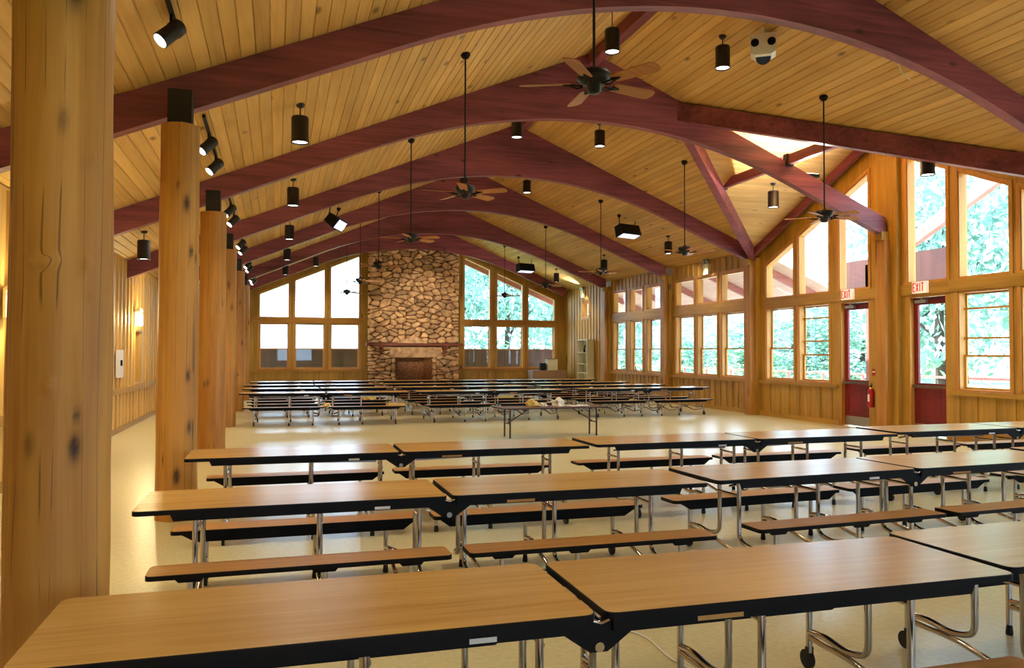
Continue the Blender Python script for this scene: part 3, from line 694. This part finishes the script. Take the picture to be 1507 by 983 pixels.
m = MB(); m.box(0, .05, -.28, .28, 0, .57); m.build('plate', M['white'], t); m = MB(); m.box(.05, .075, -.05, .05, .24, .36); m.build('knob', M['black'], t)
t = thing('thermostat', 'small pale thermostat on the post left of the gable windows', 'thermostat', (XR, 19.58, 1.57)); m = MB(); m.box(-.03, 0, -.05, .05, 0, .13); m.build('cover', M['white'], t)
m = MB(); m.cyl((-.03, .0, .065), (-.036, 0, .065), .03, 12); m.build('dial', M['grey'], t)

# ------------------------------------------------------------------ extinguisher and pull station
t = thing('fire_extinguisher', 'red fire extinguisher hung beside the farther exit door', 'extinguisher', (XR-.10, 14.63, .5))
m = MB(); m.lathe([(.06,0),(.072,.015),(.072,.36),(.05,.41),(.022,.43)], (0,0,0), 20); m.build('cylinder', M['redpaint'], t)
m = MB(); m.lathe([(.02,.42),(.024,.44),(.024,.48)], (0,0,0), 12); m.tube([(0,0,.47),(-.03,-.05,.5),(-.05,-.1,.5)], .009, 6); m.tube([(0,0,.48),(-.03,-.05,.53),(-.05,-.1,.54)], .008, 6); m.build('valve', M['black'], t)
m = MB(); m.tube([(0,.02,.46),(-.02,.09,.42),(-.03,.09,.3),(-.02,.085,.16)], .011, 6); m.build('hose', M['rubber'], t)
m = MB(); m.prism([(.0735*math.cos(a), .0735*math.sin(a)) for a in [PI*.75+.15*k for k in range(9)]] + [(.071*math.cos(a), .071*math.sin(a)) for a in [PI*.75+.15*k for k in range(8,-1,-1)]], lambda x, y, z: (x, y, z), .13, .29); tag(m.build('label_sticker', M['paper'], t), 'pale instruction sticker')
m = MB(); m.tube([(0,0,.40),(-.02,-.02,.44)], [.045,.03], 10); tag(m.build('inspection_tag', M['yellow'], t), 'yellow inspection tag')
t = thing('fire_alarm_pull', 'small red fire alarm pull above the extinguisher', 'alarm', (XR, 14.6, 1.2))
m = MB(); m.box(-.05, 0, -.055, .055, 0, .15); m.build('housing', M['redpaint'], t); m = MB(); m.box(-.06, -.05, -.035, .035, .07, .1); m.build('handle', M['white'], t)

# ------------------------------------------------------------------ stone fireplace
fp = thing('stone_fireplace', 'full-height fieldstone fireplace centred on the far wall', 'fireplace', (5.66, YB-.3, 0))
FX0, FX1 = -1.97, 1.97
m = MB(); top = 6.2
m.box(FX0+.02, -.82, .07, .3, 0, top); m.box(.82, FX1-.02, .07, .3, 0, top); m.box(-.82, .82, .07, .3, 1.48, top); m.build('mortar_core', M['mortar'], fp)
def clip(poly, nx, ny, d):
    out = []
    for i in range(len(poly)):
        p, q = poly[i], poly[(i+1) % len(poly)]; a = p[0]*nx+p[1]*ny-d; c = q[0]*nx+q[1]*ny-d
        if a <= 0: out.append(p)
        if (a < 0 < c) or (c < 0 < a): t_ = a/(a-c); out.append((p[0]+(q[0]-p[0])*t_, p[1]+(q[1]-p[1])*t_))
    return out
srnd = random.Random(3)
def stones(x0, x1, z0, z1, n, an):
    pts = [];
    while len(pts) < n:
        best = None
        for _ in range(5):
            p = (srnd.uniform(x0, x1), srnd.uniform(z0, z1)*an)
            d = min([((p[0]-q[0])**2+(p[1]-q[1])**2) for q in pts] or [9])
            if best is None or d > best[0]: best = (d, p)
            if srnd.random() < .25: break
        pts.append(best[1])
    for i, p in enumerate(pts):
        poly = [(x0,z0*an),(x1,z0*an),(x1,z1*an),(x0,z1*an)]
        for j, q in enumerate(pts):
            if i == j: continue
            nx, ny = q[0]-p[0], q[1]-p[1]; L_ = math.hypot(nx, ny)
            if L_ > 2.4: continue
            nx /= L_; ny /= L_; poly = clip(poly, nx, ny, (p[0]+q[0])/2*nx+(p[1]+q[1])/2*ny - .009)
            if len(poly) < 3: break
        if len(poly) < 3: continue
        poly = [(a, b_/an) for a, b_ in poly]
        # corner cut for rounder stones
        q = []
        for k in range(len(poly)):
            a, c = poly[k], poly[(k+1) % len(poly)]
            q += [(a[0]+(c[0]-a[0])*.22, a[1]+(c[1]-a[1])*.22), (a[0]+(c[0]-a[0])*.78, a[1]+(c[1]-a[1])*.78)]
        poly = q; cx = sum(a for a, _ in poly)/len(poly); cz = sum(z for _, z in poly)/len(poly); n_ = len(poly)
        d = srnd.uniform(.0, .06)
        vs = [(a, .1, z) for a, z in poly] + [(a+srnd.uniform(-.004,.004), .03-d*.3, z) for a, z in poly] + [(cx+(a-cx)*.78, -.02-d+srnd.uniform(-.008,.008), cz+(z-cz)*.74) for a, z in poly] + [(cx, -.035-d, cz)]
        fs = [(k, (k+1)%n_, n_+(k+1)%n_, n_+k) for k in range(n_)] + [(n_+k, n_+(k+1)%n_, 2*n_+(k+1)%n_, 2*n_+k) for k in range(n_)] + [(2*n_+k, 2*n_+(k+1)%n_, 3*n_) for k in range(n_)]
        mm = MB(); mm.add(vs, fs); mm.build('stone', M['stone'], fp)
stones(FX0, FX1, 2.08, 6.2, 205, 1.75)
stones(FX0, -.98, 0, 1.97, 30, 2.4); stones(.98, FX1, 0, 1.97, 30, 2.4); 
stones(-.98, -.8, 0, 1.46, 7, 1.3); stones(.8, .98, 0, 1.46, 7, 1.3)
m = MB(); m.box(-1.05, 1.2, -.07, .12, 1.47, 1.93); tag(m.build('lintel', M['stone'], fp), 'wide smooth stone lintel over the firebox')
m = MB(); m.prism([(-.75,2.08),(.6,2.08),(-.02,2.45)], lambda x, z, d: (x, d, z), -.17, -.02); tag(m.build('peaked_stone', M['stone'], fp), 'triangular stone standing on the mantel')
m = MB(); m.box(-2.06, 2.1, -.34, .1, 1.97, 2.07); m.build('mantel_shelf', M['mantel'], fp)
for s in (-1.42, 1.32):
    m = MB(); m.prism([(.05,1.6),(-.05,1.6),(-.14,1.8),(-.28,1.9),(-.28,1.97),(.05,1.97)], lambda y, z, d: (s+d, y, z), -.07, .07); m.build('corbel', M['mantel'], fp)
m = MB(); m.box(-.82, .82, .60, .64, 0, 1.46); m.add([(-.82,.0,0),(-.82,.0,1.46),(-.62,.62,1.46),(-.62,.62,0)], [(0,1,2,3)]); m.add([(.82,.0,0),(.82,.0,1.46),(.5,.62,1.46),(.5,.62,0)], [(3,2,1,0)]); m.box(-.82,.82,.0,.64,1.44,1.5); m.build('firebox', M['firebrick'], fp)
for r in range(18):                                       # firebrick courses on the back
    m = MB(); n_ = 7
    for c_ in range(n_):
        xa = -.62+(c_+(.5 if r % 2 else 0))*.165
        if xa+.155 > .52: continue
        m.box(xa, xa+.155, .585, .602, .01+r*.08, .08+r*.08)
    o = m.build('brick_course', M['firebrick'], fp)

# ------------------------------------------------------------------ cafeteria tables
def rounded(x0, x1, y0, y1, r, n=4):
    pts = []
    for cx, cy, a0 in ((x1-r, y0+r, -PI/2), (x1-r, y1-r, 0), (x0+r, y1-r, PI/2), (x0+r, y0+r, PI)):
        for k in range(n+1): a = a0+PI/2*k/n; pts.append((cx+r*math.cos(a), cy+r*math.sin(a)))
    return pts
def slab_top(name, x0, x1, y0, y1, z0, z1, r, mt, parent):
    pts = rounded(x0, x1, y0, y1, r); n = len(pts); b = MB(); cx, cy = (x0+x1)/2, (y0+y1)/2
    ins = [(p[0]+(.004 if p[0] < cx else -.004), p[1]+(.004 if p[1] < cy else -.004)) for p in pts]
    b.add([(p[0],p[1],z1) for p in ins], [tuple(range(n))], 0)
    b.add([(p[0],p[1],z1-.004) for p in pts]+[(p[0],p[1],z1) for p in ins], [(k,(k+1)%n,n+(k+1)%n,n+k) for k in range(n)], 1)
    b.add([(p[0],p[1],z0) for p in pts]+[(p[0],p[1],z1-.004) for p in pts], [(k,(k+1)%n,n+(k+1)%n,n+k) for k in range(n)], 1)
    b.add([(p[0],p[1],z0) for p in pts], [tuple(range(n))[::-1]], 1)
    return b.build(name, [M[mt], M['edge']], parent)
HL, HW, TZ = 1.955, .375, .737
def curve(pts, n=4):       # round the inner corners of a path
    P = [Vector(p) for p in pts]; out = [P[0]]
    for i in range(1, len(P)-1):
        a, b_, c = P[i-1], P[i], P[i+1]; r = min(.07, (a-b_).length*.4, (c-b_).length*.4)
        p, q = b_+(a-b_).normalized()*r, b_+(c-b_).normalized()*r
        for k in range(n+1): t = k/n; out.append(p*(1-t)**2 + b_*2*t*(1-t) + q*t*t)
    return out+[P[-1]]
def make_table():
    t = thing('cafeteria_table', '', 'table')
    for s in (-1, 1):
        x0, x1 = (s*.018, s*HL) if s > 0 else (s*HL, s*.018)
        top = slab_top('tabletop', x0, x1, -HW, HW, TZ-.03, TZ, .045, 'lam', t)
        for sy in (-1, 1):
            m = MB(); yy = sy*(HW-.03)
            pts = [(s*.05, .70), (s*.05, .664), (s*1.72, .664), (s*1.74, .707), (s*.05, .707)]
            m.prism(pts, lambda x, z, d: (x, d, z), yy-.012, yy+.012); ap = m.build('apron', M['black'], t)
            if sy < 0:
                m = MB(); m.box(*(sorted((s*.40, s*(.60 if s > 0 else .5)))), yy-.0135, yy-.012, .670, .688)
                if s > 0: tag(m.build('label_sticker', M['bench'], ap), 'small tan sticker on the apron')
                else: tag(m.build('label_sticker', M['white'], ap), 'small white sticker on the apron')
        # long flat brace
        m = MB(); m.hexa([(s*.2,-.012,.60),(s*1.5,-.012,.63),(s*1.5,.012,.63),(s*.2,.012,.60)], [(s*.2,-.012,.635),(s*1.5,-.012,.665),(s*1.5,.012,.665),(s*.2,.012,.635)]); m.build('brace_bar', M['grey'], t)
        for sy in (-1, 1):
            yc = sy*.585
            bx0, bx1 = sorted((s*.055, s*1.83))
            sb = slab_top('bench_seat', bx0, bx1, yc-.125, yc+.125, .402, .43, .035, 'bench', t)
            m = MB(); pts = [(s*.10, .403), (s*.18, .345), (s*1.66, .345), (s*1.76, .403)]
            yi = yc-sy*.10
            m.prism(pts, lambda x, z, d: (x, d, z), yi-.012, yi+.012); m.build('under_frame', M['black'], sb)
            for bx in (.30, .83, 1.6):
                m = MB(); m.prism([(s*bx-.10,.403),(s*bx-.06,.36),(s*bx+.06,.36),(s*bx+.10,.403)], lambda x, z, d: (x, d, z), yc+sy*.03-.008, yc+sy*.03+.012); m.build('bracket', M['black'], sb)
        for fx, outer in ((.16, 0), (.83, 1), (1.6, 2)):
            x = s*fx
            for sy in (-1, 1):
                m = MB()
                bx = x if outer else s*.30
                # table leg sweeping out to the bench post
                m.tube(curve([(x+.012*sy, sy*.15, .70), (x+.012*sy, sy*.15, .22), (x+.012*sy, sy*.30, .185), (bx, sy*.46, .215), (bx, sy*.58, .20)]), .0175, 8)
                m.tube([(bx, sy*.585, .40), (bx, sy*.585, .06)], .0175, 8)
                leg = m.build('leg_tube', M['chrome'], t)
                if outer == 2:
                    m = MB(); m.cyl((bx-.012, sy*.60, .05), (bx+.012, sy*.60, .05), .05, 18); m.box(bx-.018, bx+.018, sy*.585-.012, sy*.585+.012, .05, .12); m.build('caster', M['rubber'], leg)
                else:
                    m = MB(); m.lathe([(.02,0),(.022,.012),(.017,.06)], (bx, sy*.585, 0), 10); m.build('glide', M['rubber'], leg)
            m = MB(); bx = x if outer else s*.30
            m.tube(curve([(bx, .58, .17), (bx, .25, .165), (bx, -.1, .10), (bx, -.58, .17)]), .016, 8)
            m.tube([(x, -.15, .56), (x, .15, .56)], .012, 8); m.build('crossbar', M['chrome'], t)
            if outer:
                m = MB()
                m.tube([(x, 0, .62), (x-s*.28, -.05, .66)], .010, 6); m.build('brace', M['chrome'], t)
    for sy in (-1, 1):
        m = MB(); m.prism([(-.17,.70),(-.15,.665),(-.035,.585),(.035,.585),(.15,.665),(.17,.70)], lambda x, z, d: (x, d, z), sy*(HW-.045)-.008, sy*(HW-.045)+.008); pl = m.build('fold_plate', M['black'], t)
        m = MB(); m.cyl((0, sy*(HW-.03), .605), (0, sy*(HW-.06), .605), .019, 12); m.build('hinge_pin', M['chrome'], pl)
        m = MB(); m.tube([(-.03, sy*(HW-.02), .708), (0, sy*(HW-.012), .700), (.035, sy*(HW-.02), .71)], .007, 6); m.build('latch', M['chrome'], pl)
    return t
tab = make_table(); index_kids()
spots = [
 (1.16, 3.11, -.003, 'front row of tables, left one, closest to the camera'), (5.11, 3.24, .03, 'front row of tables, second one, cut by the right edge'),
 (1.12, 5.62, .004, 'second row of tables, left one beside the big log column'), (5.12, 5.80, .055, 'second row of tables, middle one'), (9.15, 6.1, .04, 'second row of tables, right end one'),
 (1.16, 8.05, .0, 'third row of tables, left one beside the second log column'), (5.16, 8.14, .02, 'third row of tables, middle one'), (9.2, 8.4, .03, 'third row of tables, right end one')]
rows = [(19.62, 'first far row'), (21.95, 'second far row'), (24.2, 'third far row'), (26.8, 'fourth far row, nearest the fireplace')]
rx = [(1.13, 5.22, 9.6), (1.1, 5.1, 9.25), (1.06, 5.05, 9.1), (1.15, 5.1, 9.05)]
for (ry, rl), xs in zip(rows, rx):
    for q, x in enumerate(xs):
        dy, an = ((-.1, -.05), (-.02, .04), (.35, .05))[q] if ry < 20 else ((0, 0), (.02, .01), (.05, .0))[q]
        spots.append((x, ry+dy, an, '%s of tables, %s' % (rl, ('left one', 'middle one', 'right one')[q])))
for i, (x, y, a, l) in enumerate(spots):
    copy_at(tab, (x, y, 0), 'folding table with attached benches, '+l, 'folding cafeteria tables in rows', a, first=(i == 0))

# ------------------------------------------------------------------ small folding table with clutter
t = thing('folding_table', 'small brown folding table standing alone in mid floor', 'table', (5.35, 15.32, 0), .03)
slab_top('tabletop', -1.12, 1.12, -.36, .36, .575, .6, .02, 'darkred', t).data.materials[1] = M['brownm']
for s in (-1, 1):
    for sy in (-1, 1):
        m = MB(); m.tube([(s*.93, sy*.18, .57), (s*.93, sy*.18, 0)], .018, 8); m.build('leg', M['brownm'], t)
    m = MB(); m.tube([(s*.93, -.18, .28), (s*.93, .18, .28)], .012, 6); m.tube([(s*.93, 0, .28), (s*.45, 0, .57)], .011, 6); m.build('brace', M['brownm'], t)
def crumple(name, loc, r, mt, label, cat, seed, flat=.6):
    rnd = random.Random(seed); import bmesh
    bm = bmesh.new(); bmesh.ops.create_icosphere(bm, subdivisions=3, radius=1)
    for v in bm.verts:
        f = 1+.5*noise.noise(v.co*1.8+Vector((seed, 0, 0)))+.25*noise.noise(v.co*4+Vector((0, seed, 0)))
        v.co = Vector((v.co.x*r*f, v.co.y*r*f*.8, max(v.co.z*r*f*flat, -r*.4*flat)))
    me = bpy.data.meshes.new(name); bm.to_mesh(me); bm.free(); me.materials.append(M[mt])
    zmin = min(v.co.z for v in me.vertices)
    o = bpy.data.objects.new(name, me); C.objects.link(o); o.location = (loc[0], loc[1], loc[2]-zmin); return tag(o, label, cat)
crumple('crumpled_cloth', (4.98, 15.42, .6), .12, 'bag', 'crumpled cream cloth at the left of the small table clutter', 'cloth', 1, .9)
crumple('crumpled_paper', (5.2, 15.35, .6), .08, 'paper', 'crumpled white paper beside the cream cloth', 'paper', 2)
crumple('crumpled_paper', (5.52, 15.38, .6), .14, 'paper', 'larger white paper heap in the middle of the small table', 'paper', 3, .8)
def sheet(loc, w, d, rz, label, h=.012, mt='paper'):
    m = MB(); m.box(-w/2, w/2, -d/2, d/2, 0, h); o = m.build('paper_stack', M[mt], None, loc); o.rotation_euler = (0, 0, rz); return tag(o, label, 'paper')
sheet((5.82, 15.35, .6), .22, .3, .3, 'thin paper stack right of the white heap'); sheet((6.08, 15.4, .6), .22, .3, -.2, 'rightmost thin paper stack on the small table')
crumple('bag', (2.35, 21.37, .43), .16, 'bag', 'yellow bag on a far bench left of the firebox', 'bag', 5, .9)
sheet((2.72, 19.02, .43), .42, .2, .1, 'pale yellow folder lying on a far bench', .05, 'bag'); crumple('bag', (1.12, 19.0, .43), .09, 'bag', 'small tan bag at the fold of the first far bench', 'bag', 6)
sheet((6.1, 21.37, .43), .5, .2, -.1, 'yellow packet on a far bench behind the small table', .05, 'bag')
# cord on the floor
m = MB(); pts = []
for i in range(25):
    s = i/24; pts.append((2.0+.32*s+.05*math.sin(s*9), 4.55-1.2*s+.06*math.sin(s*6), .008))
m.tube(pts, .006, 6); tag(m.build('cord', M['white']), 'thin white cord lying on the floor under the front table', 'cord')
m = MB(); m.tube([(8.25,9.0,5.72),(8.28,8.98,5.6),(8.36,8.97,5.52),(8.45,8.98,5.5)], .006, 6); tag(m.build('hanging_wire', M['white']), 'loose white wire hanging from the nearest arch', 'wire')

# ------------------------------------------------------------------ bookshelf and corner clutter
t = thing('bookshelf', 'narrow cream bookshelf against the right wall near the corner', 'shelf', (XR-.2, 31.35, 0))
m = MB(); m.box(.13,.17,-.52,.52,0,2.24); m.box(-.15,.17,-.55,-.52,0,2.24); m.box(-.15,.17,.52,.55,0,2.24); m.build('cabinet', M['cream'], t)
for z in (.03, .45, .82, 1.2, 1.68, 2.21): m = MB(); m.box(-.15,.13,-.52,.52,z,z+.03); m.build('shelf_board', M['cream'], t)
m = MB(); m.tube([(XR-.25,31.35,1.71),(XR-.25,31.35,1.86)], [.05,.03], 10); m.tube([(XR-.25,31.35,1.85),(XR-.27,31.2,2.0)], .03, 8); tag(m.build('figurine', M['black']), 'small dark object on the upper bookshelf shelf', 'ornament')
t = thing('utility_table', 'grey-brown covered table in the far right corner', 'table', (11.55, 33.7, 0))
m = MB(); m.box(-.75,.8,-.4,.4,.45,.9); m.build('cover', M['box'], t)
for sx in (-.68, .73):
    for sy in (-.33, .33): m = MB(); m.box(sx-.02,sx+.02,sy-.02,sy+.02,0,.45); m.build('leg', M['grey'], t)
t = thing('storage_box', 'pale storage box on the corner table', 'box', (11.75, 33.65, .9)); m = MB(); m.box(-.22,.25,-.2,.2,0,.5); m.build('body', M['cream'], t); m = MB(); m.box(-.24,.27,-.22,.22,.5,.53); m.build('lid', M['box'], t)
t = thing('amplifier', 'small black box left of the pale storage box', 'box', (11.36, 33.65, .9)); m = MB(); m.box(-.11,.11,-.15,.15,0,.32); m.build('case', M['black'], t); m = MB(); m.box(-.08,.08,-.156,-.15,.04,.28); m.build('front_panel', M['can'], t)

# ------------------------------------------------------------------ outside: porch gable, eaves, rear deck, trees
pg = thing('porch_roof', 'pink-brown porch gable outside the right wall', 'porch', (0,0,0))
for x in (16.8,):
    for s2 in (-1, 1):
        bar3((x, GY, GZ-.02), (x, GY+s2*5.6, GZ-GS*5.6-.02), .18, .38, 'rafter', 'extbeam', parent=pg)
for s2 in (-1, 1):
    m = MB(); m.box(16.6, 16.8, GY+s2*5.2-.15, GY+s2*5.2+.15, -.12, GZ-GS*5.4); m.build('porch_post', M['extbeam'], pg)
m = MB(); m.box(16.6, 16.8, 16.35, 21.0, 3.5, 4.45); m.build('header_beam', M['dkbrown'], pg)
ev = thing('eave', 'pink-brown eave overhang outside the right wall beyond the gable', 'eave')
m = MB(); m.hexa([(XR+.2,GR+.1,roof(XR+.2)+.05),(15.7,GR+.1,roof(15.7)+.05),(15.7,YB+2,roof(15.7)+.05),(XR+.2,YB+2,roof(XR+.2)+.05)],[(XR+.2,GR+.1,roof(XR+.2)+.12),(15.7,GR+.1,roof(15.7)+.12),(15.7,YB+2,roof(15.7)+.12),(XR+.2,YB+2,roof(XR+.2)+.12)]); m.build('soffit', M['soffit'], ev)
for k in range(6): bar3((XR+.2, 20+2.8*k, roof(XR+.2)+.04), (15.7, 20+2.8*k, roof(15.7)+.04), .1, .22, 'rafter_tail', 'extbeam', parent=ev)
re = thing('rear_overhang', 'pink-brown gable overhang outside the far windows', 'eave')
for s in (-1, 1):
    xe = XL-.4 if s < 0 else XR+1.2
    bar3((RX, YB+1.9, RZ-.12), (xe, YB+1.9, roof(xe)-.12), .2, .42, 'rake_beam', 'extbeam', parent=re)
    m = MB(); a = [(RX,YB+.2,RZ),(xe,YB+.2,roof(xe)),(xe,YB+2.0,roof(xe)),(RX,YB+2.0,RZ)]
    if s > 0: a = a[::-1]
    m.hexa(a, [(p[0],p[1],p[2]+.1) for p in a]); m.build('soffit', M['soffit'], re)
# dark board fence seen through the lower far sashes
f = thing('board_fence', 'dark brown board fence just outside the far windows', 'fence', (5.7, YB+3.2, -.12))
for k in range(56):
    m = MB(); m.box(-.15, .15, -.012*(k%2), .03, 0, 1.98); o = m.build('board', M['dkbrown'], f); o.location = (-8.3+k*.3, 0, 0)
    if k: pass
m = MB(); m.box(-8.5, 8.5, .03, .09, 1.5, 1.6); m.box(-8.5, 8.5, .03, .09, .3, .4); m.build('rail', M['dkbrown'], f)
# porch railing
rl = thing('porch_railing', 'thin red-brown railing outside the right-hand windows', 'railing', (18.6, 8, -.04))
m = MB(); m.box(-.05,.05,0,32,1.0,1.07); m.build('top_rail', M['extbeam'], rl)
for k in range(17): m = MB(); m.box(-.04,.04,k*2-.04,k*2+.04,0,1.0); m.build('post', M['extbeam'], rl)
# trees
def leaf_mesh(seed, n, rx_, rz_):
    rnd = random.Random(seed); vs, fs = [], []
    cl = [(rnd.uniform(-1, 1)*rx_*.75, rnd.uniform(-1, 1)*rx_*.75, rnd.uniform(-1, 1)*rz_*.85, rnd.uniform(.5, 1.3)) for _ in range(34)]
    for i in range(n):
        c = rnd.choice(cl); d = Vector((rnd.gauss(0,1), rnd.gauss(0,1), rnd.gauss(0,.7)))*c[3]*.75
        p = Vector(c[:3])+d; s = rnd.uniform(.10, .24)
        u = Vector((rnd.gauss(0,1), rnd.gauss(0,1), rnd.gauss(0,1))).normalized(); w = u.cross(Vector((rnd.gauss(0,1), rnd.gauss(0,1), rnd.gauss(0,1)))).normalized()
        o = len(vs); vs += [tuple(p-u*s), tuple(p+w*s*.45), tuple(p+u*s), tuple(p-w*s*.45)]; fs.append((o, o+1, o+2, o+3))
    me = bpy.data.meshes.new('foliage'); me.from_pydata(vs, [], fs); me.materials.append(M['leaf']); return me
LM = [leaf_mesh(s, 5200, 2.6, 4.6) for s in (1, 2, 3)]
TN = {}
ORD = 'nearest second third fourth fifth sixth seventh eighth ninth tenth eleventh'.split()
def tree(x, y, k, sc, label, group, zs=1):
    n_ = TN.get(group, 0); TN[group] = n_+1; label = '%s, %s from the camera' % (label, ORD[n_])
    t = thing('tree', label, 'tree', (x, y, -.12), k*1.3, group)
    o = bpy.data.objects.new('foliage', LM[k % 3]); C.objects.link(o); o.parent = t; o.location = (0,0,5.2*sc*zs); o.scale = (sc, sc, sc*zs)
    m = MB(); m.tube([(0,0,0),(.1,.05,2.5*sc),(0,.1,6*sc)], [.24,.18,.08], 8)
    for q in range(5): a = q*1.26; m.tube([(0.05,.05,(2+q*.7)*sc),(math.cos(a)*1.5*sc,math.sin(a)*1.5*sc,(3.4+q*.8)*sc)], [.08,.03], 6)
    o = m.build('trunk', M['bark'], t); o.scale = (1, 1, zs)
trnd = random.Random(11); k = 0
for y in range(16, 84, 5):
    x = 24+trnd.uniform(0,2.5)+(y-16)*.14; tall = y/x < 1.22
    tree(x, y+trnd.uniform(-1,1), k, trnd.uniform(.95,1.25), 'leafy green tree standing outside the right-hand windows' if tall else 'low spreading tree outside the far right-hand windows', 'trees beyond the right wall' if tall else 'low trees beyond the right wall', 1 if tall else .42); k += 1
for y in range(20, 84, 9):
    x = 32+trnd.uniform(0,4)+(y-16)*.2; tall = y/x < 1.15
    tree(x, y, k, 1.6, 'tall leafy tree farther back behind the nearest right-hand trees' if tall else 'low tree farther back beyond the right-hand windows', 'farther trees beyond the right wall' if tall else 'farther low trees beyond the right wall', 1 if tall else .4); k += 1
for x in (9.5, 13.2, 17.5, 21.5):
    tree(x, 44.5+(x-9.5)*.4, k, trnd.uniform(1.0,1.15), 'leafy tree outside the far windows right of the fireplace', 'trees beyond the far wall'); k += 1
